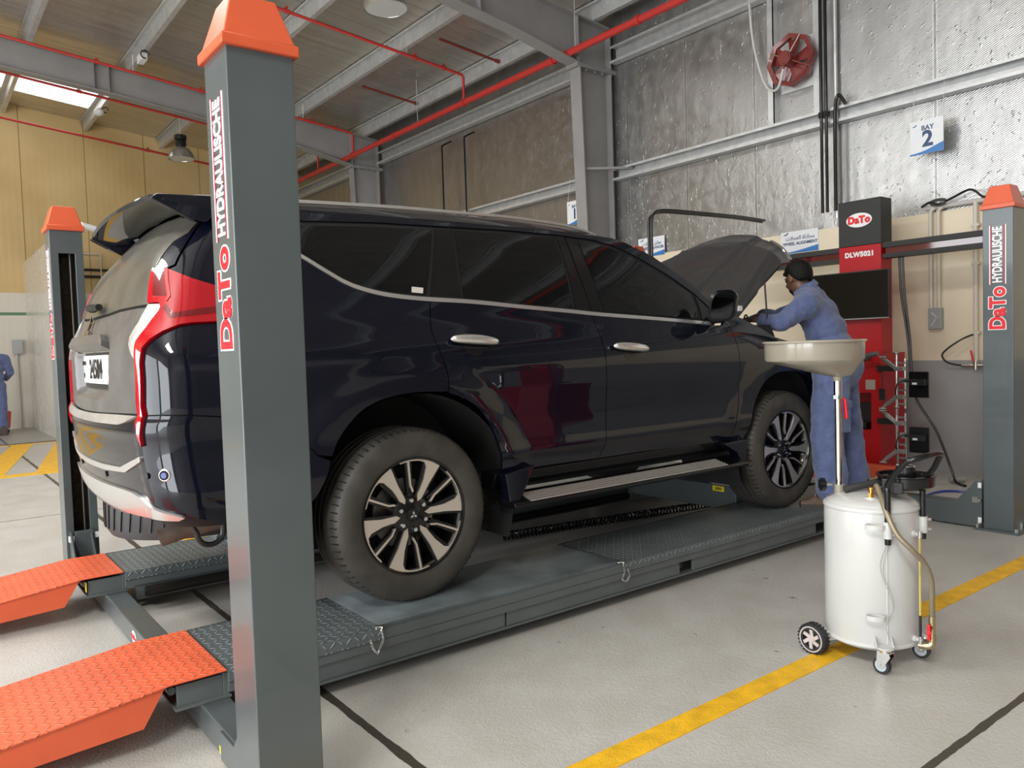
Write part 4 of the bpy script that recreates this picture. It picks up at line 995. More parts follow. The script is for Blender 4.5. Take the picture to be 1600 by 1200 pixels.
# --- wheels
def wheel(cx, yo, sgn, rot):
    """outer face at y=yo, sgn=+1 when the car lies towards +y; centre height .385"""
    zc = .385+CZ; R_ = .385; c = Vector((cx, yo, zc))
    ax = Vector((0, sgn, 0))                     # inwards
    t = MB(); W_ = .262
    prof = [(.245, .018), (.262, .004), (.285, -.004), (.320, -.007), (.345, -.002), (.362, .008), (.374, .020), (.380, .034)]
    def tread(h): return prof and h
    for g0 in (.062, .105, .150, .195): prof += [(.3845, g0-.006), (.376, g0-.004), (.376, g0+.004), (.3845, g0+.006)]
    prof += [(.380, W_-.030), (.374, W_-.016), (.345, W_), (.30, W_), (.245, W_-.02), (.235, W_-.05), (.235, .05), (.245, .018)]
    t.lathe(prof, c, ax, 96, caps=False)
    # shoulder blocks
    rim = MB()
    rim.lathe([(.244, .020), (.250, .006), (.256, .004), (.257, .012), (.247, .026), (.236, .040), (.226, .10), (.220, .20), (.236, .235)], c, ax, 64, caps=False)
    wh = rim.build('wheel', M_TRIM, CAR)
    for k in range(72):
        a = 2*PI*k/72; e = Vector((math.cos(a), 0, math.sin(a))); tg = Vector((-math.sin(a), 0, math.cos(a)))
        p = c+e*.3795+ax*.026; t.mat(1).bar(p-ax*.012-e*.008, p+ax*.026+e*.002, .0045, .006, up=e)
    t.build('tyre', [M_TYRE, M_BLACK], wh, sharp=50)
    MB().lathe([(0, .115), (.155, .115), (.155, .135), (0, .135)], c, ax, 40).build('brake_disc', M_DISC, wh)
    MB().lathe([(0, .15), (.225, .15), (.228, .16), (0, .16)], c, ax, 32).build('wheel_back', M_MATTE, wh)
    ux = Vector((-sgn if sgn < 0 else 1, 0, 0)); ux = Vector((1, 0, 0)); uz = Vector((0, 0, 1))
    def P2(r, deg, d): a = math.radians(deg+rot); return c+ux*r*math.cos(a)+uz*r*math.sin(a)+ax*d
    def plate(poly, dep, thick, b):
        """polygon of (r, deg, depth) raised on the wheel face, sides drawn inwards"""
        f = [P2(r, d, z) for r, d, z in poly]; k = [p+ax*thick for p in f]; n = len(f)
        b.add(f+k, [tuple(range(n)), tuple(range(2*n-1, n-1, -1))]+[(i, i+n, (i+1) % n+n, (i+1) % n) for i in range(n)])
    face = MB(); dark = MB(); thin = MB(); dish = lambda r: .014+.030*max(0, (.20-r)/.20)
    for k in range(6):
        B = k*60
        wide = [(.066, 0), (.082, 9), (.105, 8), (.150, 4), (.200, 4.5), (.232, 9), (.246, 20), (.2475, 12), (.248, 2), (.2475, -9), (.200, -7.5), (.150, -7.5), (.105, -9.5), (.082, -9)]
        wide = [(.062, -1), (.080, -10), (.105, -9), (.160, -7.5), (.246, -9), (.248, 3), (.2465, 13), (.234, 9.5), (.218, 6.5), (.160, 4.5), (.115, 6), (.095, 8)]
        plate([(r, B+d, dish(r)) for r, d in wide], 0, .022, face)
        arc = [(.2485, B+13+d) for d in range(0, 30, 4)]; inn = [(.2405, B+13+d) for d in range(26, -1, -4)]
        plate([(r, d, dish(r)) for r, d in arc+inn+[(.236, B+11)]], 0, .016, face)
        th = [(.242, 31.2), (.242, 28.8), (.135, 27.2), (.108, 21), (.098, 22.5), (.104, 25), (.132, 30.5)]
        plate([(r, B+d, dish(r)+.001) for r, d in th], 0, .016, face)
        for dd in (-1, 1): plate([(r, B+29.5+dd*w_, dish(r)+.008) for r, w_ in ((.236, 1.0), (.236, 4.2), (.10, 7.5), (.10, 1.))], 0, .020, dark)
        plate([(r, B+d, dish(r)+.006) for r, d in ((.05, -16), (.11, -13), (.24, -11.5), (.24, 11), (.11, 11), (.05, 20))], 0, .03, dark)
    dark.lathe([(0, .034), (.078, .036), (.092, .046), (.092, .09), (0, .09)], c, ax, 36)
    dark.build('spoke_back', M_TRIM, wh); face.build('spoke_face', M_ALLOY, wh)
    MB().lathe([(0, .026), (.026, .026), (.031, .030), (.031, .04), (0, .04)], c, ax, 28).build('centre_cap', M_TRIM, wh)
    diamonds(c+ax*.0255, (1, 0, 0) if sgn > 0 else (-1, 0, 0), (0, 0, 1), .019, .002, M_CHROME, 'cap_emblem', wh)
    for k in range(6):
        q = P2(.066, k*60+31, .036); MB().cyl(q+ax*.006, q-ax*.012, .0095, n=6).cyl(q-ax*.012, q-ax*.018, .006, n=8).build('wheel_nut', M_CHROME, wh)
wheel(0, 0, 1, 5.5); wheel(2.8, 0, 1, -2); wheel(0, 2*YC, -1, 20); wheel(2.8, 2*YC, -1, 40)
# --- door handles
def handle(u0, u1, z0, z1):
    b = MB(); n = 22; pts = []; rad = []
    for i in range(n+1):
        t = i/n; u = lerp(u0, u1, t); z = lerp(z0, z1, t); k = math.sin(PI*t)**.35
        pts.append(S(u, z)+Snorm(u, z)*(.020+.016*math.sin(PI*t)**.6)); rad.append(.007+.0165*k)
    return b.tube(pts, .01, 12, rad=rad)
def recess(u, z):
    b = MB(); n = 28; r = [S(u+.058*math.cos(a), z+.052*math.sin(a))+Snorm(u, z)*.0012 for a in [2*PI*k/n for k in range(n)]]
    c_ = S(u, z)+Snorm(u, z)*.0014; b.add(r+[c_], [(i, (i+1) % n, n) for i in range(n)]); return b
both('handle_recess_shade', lambda: recess(.352, 1.125), M_BLACKG, CAR); both('handle_recess_shade', lambda: recess(1.372, 1.066), M_BLACKG, CAR)  # flat black discs on the door skin stand in for shaded recesses
both('door_handle', lambda: handle(.222, .478, 1.146, 1.128), M_BELT, CAR); both('door_handle', lambda: handle(1.228, 1.484, 1.094, 1.072), M_BELT, CAR)
both('handle_gap', lambda: MB().tube([S(.298, 1.122)+Snorm(.298, 1.122)*.036, S(.296, 1.146)+Snorm(.298, 1.146)*.049, S(.294, 1.165)+Snorm(.298, 1.16)*.036], .0022, 6), M_BLACK, CAR)
both('handle_gap', lambda: MB().tube([S(1.304, 1.07)+Snorm(1.304, 1.07)*.036, S(1.302, 1.09)+Snorm(1.3, 1.09)*.049, S(1.30, 1.108)+Snorm(1.3, 1.1)*.036], .0022, 6), M_BLACK, CAR)
MB().box((0, 0, 0), (.001, .001, .001))
rs = [S(.085, 1.385), S(.135, 1.383)]
p = patch_mesh([(.085, 1.370), (.142, 1.366), (.150, 1.392), (.092, 1.396)], .02, S, .0005, .002); finish('window_sticker', [p], mat('cream_sticker', (.62, .60, .52), .5), CAR)
# --- door mirrors
def mirror_shell():
    b = MB(); c = Vector((2.055, -.066, 1.312+CZ))
    def f(a, t):
        # t along depth from glass face (0) to nose (1); a round the section
        w = lerp(1, .0, max(0, t)**2.6); an = 2*PI*a; s_ = abs(math.cos(an))**.55*math.copysign(1, math.cos(an)); q = abs(math.sin(an))**.55*math.copysign(1, math.sin(an))
        return c+Vector((t*.078+.018*q, .094*s_*w-.014*t, .092*q*w*(1 if q > 0 else .92)))
    b.grid(f, 40, 12, closeu=True); return b
both('door_mirror', mirror_shell, M_PAINT, CAR)
mo = [o for o in bpy.data.objects if o.name.startswith('door_mirror')]
for s_, o in zip((1, -1), mo):
    q = (lambda y: y) if s_ > 0 else (lambda y: 2*YC-y)
    b = MB(); n = 36; c = Vector((2.059, -.066, 1.312+CZ)); r = []; r2 = []
    for k in range(n):
        an = 2*PI*k/n; cc = abs(math.cos(an))**.55*math.copysign(1, math.cos(an)); ss = abs(math.sin(an))**.55*math.copysign(1, math.sin(an))
        r.append((c.x+.018*ss, q(c.y+.077*cc), c.z+.077*ss)); r2.append((c.x-.004+.018*ss, q(c.y+.095*cc), c.z+.093*ss))
    b.add(r, [tuple(range(n)) if s_ > 0 else tuple(range(n-1, -1, -1))]); b.build('mirror_glass', mat('mirror_glass', (.10, .105, .11), .03, 1.), o)
    b = MB(); b.add(r+r2, [(i, i+n, (i+1) % n+n, (i+1) % n) for i in range(n)]); b.build('mirror_rim', M_TRIM, o)
    MB().box((2.085, min(q(-.160), q(-.09)), 1.275+CZ), (2.130, max(q(-.160), q(-.09)), 1.309+CZ)).build('mirror_indicator', mat('clear_indicator', (.62, .62, .60), .2), o, bevel=.008)
    MB().tube([(2.12, q(-.03), 1.27+CZ), (2.13, q(.0), 1.25+CZ), (2.14, q(.06), 1.245+CZ)], .03, 10, rad=[.035, .03, .03]).build('mirror_arm', M_TRIM, o)
    MB().ball((2.136, q(-.125), 1.288+CZ), .007, 8, 6).build('puddle_lamp', M_CHROME, o)
# --- bonnet standing open, front end, engine bay
TH = math.radians(31); HX, HZ = 2.40, 1.262
RIBS = [[(.45, .756), (.502, .693), (.537, .608), (.561, .558), (.542, .51), (.488, .472), (.386, .425), (.289, .386)], [(.407, .405), (.516, .414), (.608, .379), (.665, .34), (.703, .291)], [(1.1, .579), (.93, .531), (.705, .48), (.532, .44), (.344, .391)],
        [(.992, .944), (.957, .851), (.941, .708), (.985, .586), (.953, .565), (.808, .525), (.642, .491), (.517, .448)], [(.367, .162), (.52, .204), (.676, .237), (.796, .257), (.844, .262)], [(1.028, .408), (.81, .321), (.601, .272), (.373, .222), (.197, .186)]]
RSEG = []
for _r in RIBS:
    _q = smooth2(_r, 3); RSEG += list(zip(_q[:-1], _q[1:]))
def rib(s, y):
    y = min(y, 2*YC-y); h = 0.
    for (ax, ay), (bx, by) in RSEG:
        ux, uy = bx-ax, by-ay; t = max(0., min(1., ((s-ax)*ux+(y-ay)*uy)/(ux*ux+uy*uy))); d2 = (s-ax-ux*t)**2+(y-ay-uy*t)**2
        if d2 < .0012: h = max(h, math.exp(-d2/.00016))
    return .0065*h
def hood_pt(a, t):
    """a 0..1 rear to front, t -1..1 across"""
    y = YC+t*lerp(.765, .665, a**1.5); w = abs(t)
    s0 = -.14*(1-w*w); s1 = 1.20-.30*w**2.2; s = lerp(s0, s1, a)
    h = .055*(1-w**2.4)+.018*math.sin(PI*min(1, a*1.05))-.05*max(0, a-.86)/.14*(.4+.6*w)-.035*sstep(.86, 1., w)*1.0
    h += .020*(1-sstep(.42, .50, w))*sstep(.0, .3, a)+rib(s, y)
    return s, y, h
def hood_w(s, y, h): return Vector((HX+s*math.cos(TH)-h*math.sin(TH), y, HZ+CZ+s*math.sin(TH)+h*math.cos(TH)))
hb = MB(); NA, NT = 110, 150
def hf(i, j): return hood_w(*hood_pt(i, -1+2*j))
hb.grid(hf, NA, NT); ho = hb.build('bonnet', M_HOOD, CAR)
md = ho.modifiers.new('thickness', 'SOLIDIFY'); md.thickness = .022; md.offset = -1
tr = MB().tube([hf(1.0, .5-.5*q) + Vector((.004, 0, .004)) for q in [.62+.38*k/14 for k in range(15)]], .011, 8, rad=[.004]+[.012]*13+[.006]).build('bonnet_trim', M_CHROME, ho)
MB().tube([hood_w(.46, .16, -.02), (2.80, .14, 1.20+CZ)], .006, 8).build('bonnet_stay', M_BLACK, CAR)
b = MB(); b.box((2.55, .18, .62+CZ), (3.40, 1.61, 1.0+CZ)); b.box((2.40, .16, .9+CZ), (2.56, 1.63, 1.17+CZ)); b.build('engine_bay', M_MATTE, CAR)
b = MB(); b.box((2.70, .55, 1.0+CZ), (3.25, 1.25, 1.10+CZ)); b.build('engine_cover', M_BLACK, CAR, bevel=.02)
tb = MB().tube([(2.62, .20, 1.14+CZ), (2.63, .19, 1.22+CZ)], .006, 8).tube([(2.636+.018*math.cos(a), .19, 1.245+CZ+.028*math.sin(a)) for a in [2*PI*k/16 for k in range(16)]], .005, 8, closed=True).build('dipstick_handle', M_BLACK, CAR)
def front_skin(a, b_):
    z = lerp(.36, 1.04, b_); y0 = side_y(3.35, z)+.012; t = a*2-1; y = YC+t*(YC-y0); w = abs(t)
    return Vector((3.36+.30*(1-w**3.2)+.02*math.sin(PI*b_), y, z+CZ))
MB().grid(front_skin, 50, 14).build('front_bumper', M_PAINT, CAR)
MB().grid(lambda a, b_: front_skin(.22+.56*a, .5+.48*b_)+Vector((.008, 0, 0)), 30, 8).build('grille', M_TRIM, CAR)
for s0 in (.06, .79): MB().grid(lambda a, b_: front_skin(s0+.15*a, .72+.24*b_)+Vector((.012, 0, 0)), 10, 6).build('headlamp', mat('headlamp_lens', (.5, .5, .52), .1, coat=1.), CAR)
# ================================================================ things on and before the front wall
M_SIGNW = mat('sign_white', (.78, .79, .82), .35)
M_SIGNB = mat('sign_blue', (.045, .19, .50), .35)
M_SIGNT = mat('sign_navy', (.035, .065, .16), .4)
M_CREAMP = mat('cream_conduit_paint', (.62, .56, .47), .45)
RY = (0, -1, 0); UZ = (0, 0, 1)
def sign(name, label, x, y0, y1, z0, z1, group, lines, hang=0.):
    t = thing(name, label, 'sign', (x, (y0+y1)/2, z0), group)
    MB().box((x, y0, z0), (x+.006, y1, z1)).build('board', M_SIGNW, t)
    w = y1-y0; h = z1-z0
    c = [(y1, z0), (y1, z0+h*.05)]+[(y1-w*k/14, z0+h*(.05+.13*math.sin(PI*.5*(k/14)**2*1.0)+.09*(k/14)**3)) for k in range(1, 15)]+[(y0, z0)]
    MB().prism([(a, b) for a, b in c], (x-.0012, 0, 0), (0, 1, 0), (0, 0, 1), (.0010, 0, 0)).build('blue_swoosh', M_SIGNB, t)
    MB().prism([(0, 0), (.09*w, 0), (.15*w, .06*w), (.11*w, .06*w), (.07*w, .025*w), (.03*w, .025*w)], (x-.001, y1-.07*w, z1-.16*h), RY, UZ, (.0008, 0, 0)).build('company_mark', M_SIGNT, t)
    for s, size, zz, m, bold in lines: text('lettering', s, size, (x-.002, (y0+y1)/2-.01, z0+h*zz), RY, UZ, m, t, .0016, bold)
    if hang:
        for y in (y0+.04*w, y1-.06*w): MB().cyl((x+.003, y, z1-.01), (x+.06, y, z1+hang), .0018, n=5).build('hanging_cord', M_WHITE, t)
    return t
sign('bay_sign', 'hanging white sign with large blue numeral 2 at the right', 5.92, .393, .697, 3.005, 3.318, 'hanging bay number signs', (('BAY', .062, .76, M_SIGNT, .0012), ('2', .20, .42, M_SIGNT, .006)), .33)
sign('bay_sign', 'white sign with numeral 1 half hidden by the grey column', 5.92, 5.29, 5.59, 3.045, 3.375, 'hanging bay number signs', (('BAY', .062, .76, M_SIGNT, .0012), ('1', .20, .42, M_SIGNT, .006)), .33)
AR = '\ufe95\ufefc\ufea0\ufecc\ufedf\ufe8d \ufe93\ufe8d\ufeab\ufe8e\ufea4\ufee3'
sign('wall_sign', 'white WHEEL ALIGNMENT sign on the cream wall left of the red cabinet', XW-.007, 1.757, 2.211, 2.258, 2.497, 'white and blue wall signs', ((AR, .058, .68, M_SIGNT, .0004), ('WHEEL ALIGNMENT', .046, .43, M_SIGNT, .0012)))
AR2 = '\ufe95\ufefc\ufea0\ufecc\ufedf\ufe8d \ufee5\ufeaf\ufe8d\ufeee\ufee3'
sign('wall_sign', 'white and blue wall sign partly hidden behind the car roof', XW-.007, 3.915, 4.37, 2.455, 2.70, 'white and blue wall signs', ((AR2, .058, .68, M_SIGNT, .0004), ('WHEEL BALANCER', .048, .43, M_SIGNT, .0012)))
# --- exhaust fan in the cladding
M_FAN = mat('maroon_fan_enamel', (.20, .035, .030), .3, coat=.3)
t = thing('wall_fan', 'maroon extractor fan high on the foil wall', 'fan', (6.0, 1.955, 4.0))
fy, fz = 1.955, 4.29; FR = .245
MB().lathe([(FR, -.09), (FR+.035, -.10), (FR+.035, -.02), (FR, -.02), (FR-.012, -.05), (FR-.012, -.085), (FR, -.09)], (6.0, fy, fz), (1, 0, 0), 8, caps=False).build('housing_ring', M_FAN, t)
MB().cyl((5.80, fy, fz), (5.93, fy, fz), .075, n=24).cyl((5.79, fy, fz), (5.80, fy, fz), .060, n=24).build('motor', M_FAN, t, bevel=.006)
for k in range(5):
    a = 2*PI*k/5+.4; e = Vector((0, math.cos(a), math.sin(a))); g = Vector((0, -math.sin(a), math.cos(a))); X = Vector((1, 0, 0)); c = Vector((5.955, fy, fz))
    b = MB(); p = [c+e*.05-g*.05+X*.025, c+e*.05+g*.05-X*.025, c+e*.225+g*.10-X*.03, c+e*.225-g*.085+X*.035]
    b.add(p+[q+X*.005 for q in p], [(0, 1, 2, 3), (7, 6, 5, 4), (0, 4, 5, 1), (1, 5, 6, 2), (2, 6, 7, 3), (3, 7, 4, 0)]); b.build('blade', M_FAN, t)
for a in (.5, 2.07, 3.64, 5.21):
    e = Vector((0, math.cos(a), math.sin(a))); MB().tube([Vector((5.86, fy, fz))+e*.07, Vector((5.90, fy, fz))+e*.26], .008, 8).build('bracket_bar', M_CHROME if a < 3 else M_FAN, t)
MB().box((6.085, fy-.22, 4.01), (6.118, fy+.22, 4.55)).build('fan_opening', mat('light_foil_grey', (.62, .62, .60), .5), t)  # plain light grey plate, like the foil between the blades
for y, lb in ((2.275, 'left'), (1.72, 'right')):
    b = MB(); b.box((6.02, y-.045, 3.70), (6.119, y-.035, 5.09)); b.box((6.02, y-.045, 3.70), (6.03, y+.03, 5.09))
    tag(b.build('fan_post', M_GALV), 'upright galvanised channel %s of the maroon fan' % lb, 'bracket', 'uprights beside the fan')
tag(MB().tube(curve_pts([(6.0, 2.54, 5.6), (6.0, 2.50, 4.9), (6.0, 2.44, 4.5), (5.98, 2.30, 4.12), (5.92, 2.12, 4.03), (5.86, 2.0, 4.2)], 8), .013, 8).build('fan_cable', mat('white_cable', (.62, .62, .60), .4)), 'white cable hanging down to the maroon fan', 'cable')
# --- black conduits down the foil wall
for i, (y, za, lb) in enumerate(((1.625, 5.75, 'left of the pair running up to the roof'), (1.570, 5.75, 'right of the pair running up to the roof'))):
    b = MB(); b.cyl((5.955, y, 2.62), (5.955, y, za), .016, n=10); b.box((5.935, y-.024, 3.60), (5.985, y+.024, 3.66)); tag(b.build('black_conduit', M_BLACKG), 'black conduit beside the fan, '+lb, 'conduit', 'black conduits by the fan')
tag(MB().tube(curve_pts([(5.955, 1.475, 2.62), (5.955, 1.475, 3.5), (5.955, 1.465, 3.70), (5.955, 1.45, 3.77), (5.955, 1.42, 3.78), (5.96, 1.36, 3.68)], 6), .018, 10).build('black_conduit', M_BLACKG), 'short black conduit with a hooked top end below the girt', 'conduit', 'black conduits by the fan')
tag(MB().cyl((6.07, 1.53, 2.56), (6.07, 1.53, 5.7), .022, n=8).build('seam_strip', M_GALV), 'thin grey strip between the black conduits', 'trim')
for y, lb in ((8.85, 'left'), (8.15, 'right')):
    b = MB().tube(curve_pts([(5.93, y, 3.0), (5.93, y, 4.6), (5.93, y, 4.86), (5.94, y-.03, 4.90), (5.96, y-.25, 4.92)], 6), .016, 8)
    tag(b.build('black_conduit', M_BLACKG), 'thin black conduit above the car roof, %s of two' % lb, 'conduit', 'black conduits above the car roof')
# bent pair from the wall to the hidden post
for d, lb in ((0, 'upper'), (.035, 'lower')):
    b = MB().tube(curve_pts([(6.06, 2.40+d, 2.665-d*.4), (5.5, 2.37+d, 2.665-d*.4), (4.6, 2.33+d, 2.64-d*.4), (4.25, 2.31+d, 2.62-d*.4), (4.12, 2.30+d, 2.58-d*.5), (4.075, 2.30+d, 2.50), (4.07, 2.30+d, 2.33), (4.07, 2.30+d, 2.10)], 8), .014, 8)
    tag(b.build('black_conduit', M_BLACK), 'bent black conduit from the wall over to the hidden post, %s of two' % lb, 'conduit', 'bent black conduits to the hidden post')
# --- cream wall conduits, isolator, air line
b = MB(); b.cyl((6.055, -8, 2.515), (6.055, .62, 2.515), .022, n=12)
tag(b.build('wall_conduit', M_GREYPVC), 'grey conduit lying along the top of the cream wall', 'conduit')
for y, z0, lb in ((.572, 1.56, 'left of two dropping to the switch'), (.500, 1.56, 'right of two dropping to the switch')):
    b = MB(); b.tube(curve_pts([(6.05, y, z0), (6.05, y, 2.40), (6.05, y-.005, 2.48), (6.05, y-.04, 2.51)], 5), .019, 10)
    tag(b.build('wall_conduit', M_CREAMP), 'cream conduit '+lb, 'conduit', 'cream conduits to the switch')
b = MB().tube(curve_pts([(6.02, .64, 2.53), (6.0, .55, 2.56), (6.0, .47, 2.53), (6.01, .36, 2.57), (6.01, .20, 2.62), (6.02, .10, 2.54), (6.0, .02, 2.53)], 8), .011, 6)
for k in range(2): b.tube([(6.0, .48+.07*math.cos(a), 2.545+.022*math.sin(a)+k*.01) for a in [2*PI*i/16 for i in range(16)]], .009, 6, closed=True)
tag(b.build('loose_cable', M_BLACK), 'loose black cable lying over the grey conduit above the switch', 'cable')
t = thing('isolator_switch', 'grey isolator switch box on the cream wall', 'switch', (6.04, .53, 1.36))
MB().box((6.02, .472, 1.365), (XW, .588, 1.565)).build('box', mat('grey_switch_plastic', (.33, .34, .34), .4), t, bevel=.006)
for q in ((1.525, 1.475), (1.395, 1.475)): MB().bar((6.014, .555, q[0]), (6.014, .505, q[1]), .014, .012, up=(1, 0, 0)).build('switch_grip', mat('light_grey_plastic', (.55, .55, .54), .4), t)
t = thing('air_line', 'cream air line with red tap on the wall beside the post', 'pipe', (6.05, .15, 1.0))
MB().cyl((6.05, .175, 1.03), (6.05, .175, 2.51), .020, n=12).build('pipe', M_CREAMP, t)
for z in (1.32, 1.95, 2.30): MB().box((6.03, .14, z-.012), (XW, .21, z+.012)).build('pipe_clip', M_CREAMP, t)
MB().cyl((6.04, .30, 1.02), (6.04, .06, 1.02), .017, n=12).cyl((6.04, .175, .98), (6.04, .175, 1.06), .020, n=12).build('tee', mat('nickel_brass', (.55, .52, .44), .3, .9), t)
MB().bar((6.01, .185, 1.06), (6.0, .20, 1.16), .022, .012).build('tap_handle', M_RED, t)
tag(MB().tube(curve_pts([(6.04, .195, 1.305), (5.97, .27, 1.26), (5.95, .38, 1.18), (5.95, .43, 1.12), (5.96, .40, 1.06), (6.0, .34, 1.03), (6.04, .28, 1.02)], 8), .008, 8).build('hose_loop', M_BLACK), 'thin black hose loop beside the red tap', 'hose')
# ================================================================ wheel alignment console
M_CRED = mat('console_red', (.44, .008, .013), .32, spec=.3); M_CBLK = mat('console_black', (.010, .010, .0095), .5)
t = thing('wheel_aligner', 'tall red and black wheel alignment console with cross beam', 'machine', (5.5, .92, 0))
MB().box((5.40, .717, 2.168), (5.60, 1.130, 2.592)).build('head', M_CBLK, t, bevel=.004)
MB().box((5.40, .719, .70), (5.60, 1.128, 2.166)).build('column', M_CRED, t, bevel=.004)
hd = [o for o in kids(t) if o.name.startswith('head')][0]
b = MB().lathe([(0, 0), (1, 0), (1, .002), (0, .002)], (0, 0, 0), (1, 0, 0), 40); b.v = [(5.397+x, .925+y*.125, 2.405+z*.066) for x, y, z in b.v]; b.build('oval_badge', M_WHITE, hd)
text('badge_lettering', 'DaTo', .088, (5.3955, .925, 2.405), RY, UZ, M_RED, hd, .002, .0062, space=1.08)
text('model_lettering', 'DLW5021', .062, (5.3985, .925, 2.085), RY, UZ, M_WHITE, t, .002, .0036, space=1.1)
b = MB(); x0, x1, y0, y1 = 5.24, 5.70, .655, 1.20
b.box((x0, y0, .06), (x1, y1, .46)); b.box((x0, y0, .46), (x1, .74, .80)); b.box((x0, 1.05, .46), (x1, y1, .80)); b.box((x0+.2, .74, .46), (x1, 1.05, .80)); b.box((x0, y0, .80), (x1, y1, 1.16))
b.build('cabinet', M_CRED, t, weld=False)
MB().box((x0+.19, .745, .465), (x0+.198, 1.045, .795)).build('printer_bay', M_BLACK, t)
MB().box((x0+.02, .80, .47), (x0+.18, 1.02, .52)).build('printer_tray', M_BLACK, t)
for k in range(8): MB().box((x0-.003, .82, .12+k*.038), (x0, 1.12, .128+k*.038)).build('vent_slot', mat('dark_red_slot', (.10, .004, .006), .5), t)
MB().box((x0-.002, .70, .83), (x0, .79, .92)).build('rating_plate', mat('pale_label', (.40, .35, .30), .5), t)
for y in (.70, 1.15):
    for x in (5.28, 5.66): MB().cyl((x, y-.012, .03), (x, y+.012, .03), .030, n=16).box((x-.012, y-.014, .03), (x+.012, y+.014, .062)).build('castor', M_BLACK, t)
MB().box((5.42, -.62, 2.125), (5.56, 2.48, 2.172)).box((5.42, -.62, 2.030), (5.56, 2.48, 2.068)).box((5.54, -.62, 2.06), (5.56, 2.48, 2.13)).build('camera_beam', M_CBLK, t)
for ya, yb in ((-.61, .70), (1.14, 2.47)): MB().box((5.445, ya, 2.068), (5.452, yb, 2.125)).build('tinted_window', mat('dark_red_glass', (.09, .004, .008), .04, coat=1.), t)
tv = thing('monitor', 'black flat screen on the front of the red console', 'screen', (5.35, 1.08, 1.48))
MB().box((5.330, .612, 1.478), (5.365, 1.565, 1.925)).build('casing', M_BLACK, tv, bevel=.004)
MB().box((5.3285, .622, 1.492), (5.330, 1.555, 1.915)).build('screen', mat('dark_screen', (.003, .0035, .004), .05, spec=.3), tv)
MB().box((5.328, .612, 1.478), (5.3295, 1.565, 1.487)).build('bezel_strip', mat('grey_bezel', (.30, .31, .31), .3, .6), tv)
MB().box((5.365, .86, 1.62), (5.40, 1.0, 1.78)).build('wall_mount', M_BLACK, tv)
# hangers, wheel clamps with target boards
M_ALU = mat('cast_aluminium', (.42, .42, .41), .34, .85)
tag(MB().tube([(5.24, .75, 1.125), (5.10, .78, 1.10), (5.06, .70, 1.14), (5.06, .58, 1.165)], .022, 8).build('console_arm', M_LIFTD), 'grey arm reaching out from the red console', 'bracket')
for k, zb in enumerate((1.02, .545)):
    MB().box((5.20, .50, zb-.02), (5.26, .665, zb+.03)).build('clamp_hanger', M_BLACK, t)
def clamp(zt, label, lb2):
    c = thing('wheel_clamp', label, 'wheel clamp', (5.2, .46, zt-.52), 'aluminium wheel clamps')
    X = 5.17
    MB().cyl((X, .470, zt-.52), (X, .470, zt+.02), .0105, n=12).build('guide_rod', M_CHROME, c)
    MB().cyl((X+.02, .405, zt-.46), (X+.02, .405, zt-.02), .0085, n=10).build('guide_rod', M_CHROME, c)
    MB().ball((X, .470, zt+.03), (.02, .02, .018), 12, 8).build('knob', M_ALU, c)
    for zc, up in ((zt-.11, 1), (zt-.36, -1)):
        b = MB(); b.bar((X+.005, .40, zc), (X+.005, .485, zc), .045, .038); b.bar((X+.005, .475, zc), (X-.005, .565, zc+up*.075), .030, .032); b.bar((X-.005, .56, zc+up*.07), (X-.04, .585, zc+up*.105), .022, .022)
        b.build('clamp_arm', M_ALU, c, bevel=.004)
        MB().cyl((X-.04, .605, zc+up*.105), (X-.04, .545, zc+up*.105), .010, n=10).build('claw', M_ALU, c)
    b = MB(); b.box((X-.01, .40, zt-.24), (X+.03, .445, zt-.19)); b.build('slider_block', M_ALU, c, bevel=.003)
    for z in (zt-.30, zt-.42, zt-.06): MB().box((X+.012, .40, z-.008), (X+.026, .475, z+.008)).build('cross_bar', M_ALU, c)
    g = MB(); g.box((X-.005, .195, zt-.36), (X+.012, .362, zt-.135)); g.build('target_board', M_BLACKG, c, bevel=.003)
    MB().box((X-.04, .21, zt-.255), (X-.005, .335, zt-.20)).cyl((X, .335, zt-.215), (X, .42, zt-.215), .012, n=10).build('target_head', M_BLACK, c, bevel=.004)
    MB().box((X-.0415, .275, zt-.245), (X-.040, .315, zt-.228)).build('white_label', M_WHITE, c)
    MB().tube(curve_pts([(X, .40, zt-.21), (X-.02, .45, zt-.24), (X-.02, .47, zt-.32), (X, .46, zt-.38)], 6), .006, 6).build('lead', M_BLACK, c)
clamp(1.135, 'silver wheel clamp with black board, upper of two by the red console', 0)
clamp(.655, 'silver wheel clamp with black board, lower of two by the red console', 0)
tag(MB().box((5.235, .615, .74), (5.255, .665, .84)).tube(curve_pts([(5.245, .64, .84), (5.245, .64, .95), (5.25, .65, 1.0)], 4), .004, 6).build('handset', M_BLACK), 'small black handset hanging on the red console', 'remote')
b = MB()
for d in (0, .03): b.tube(curve_pts([(5.50, .60-d, 2.03), (5.50, .585-d, 1.7), (5.48, .52-d*.6, 1.3), (5.45, .48-d*.3, 1.0), (5.46, .44, .75), (5.50, .28, .45), (5.55, .18, .12), (5.50, .12, .02), (5.4, .0, .012)], 8), .011, 8)
tag(b.build('power_cable', M_BLACK), 'black cables hanging from the console beam to the floor', 'cable')
tag(MB().prism([(0, 0), (.16, 0), (.12, .165), (.04, .165)], (5.05, .40, .0), (1, 0, 0), (0, 0, 1), (0, 1.15, 0)).build('wheel_stop', M_ORANGE, bevel=.006), 'orange steel stop bar on the floor before the red console', 'wheel stop')
tag(MB().tube([(5.52, .18, .03), (5.62, .10, .03)], .028, 8).build('plug_connector', mat('grey_plug', (.30, .29, .26), .5)), 'grey plug lying on the floor by the wall', 'plug')
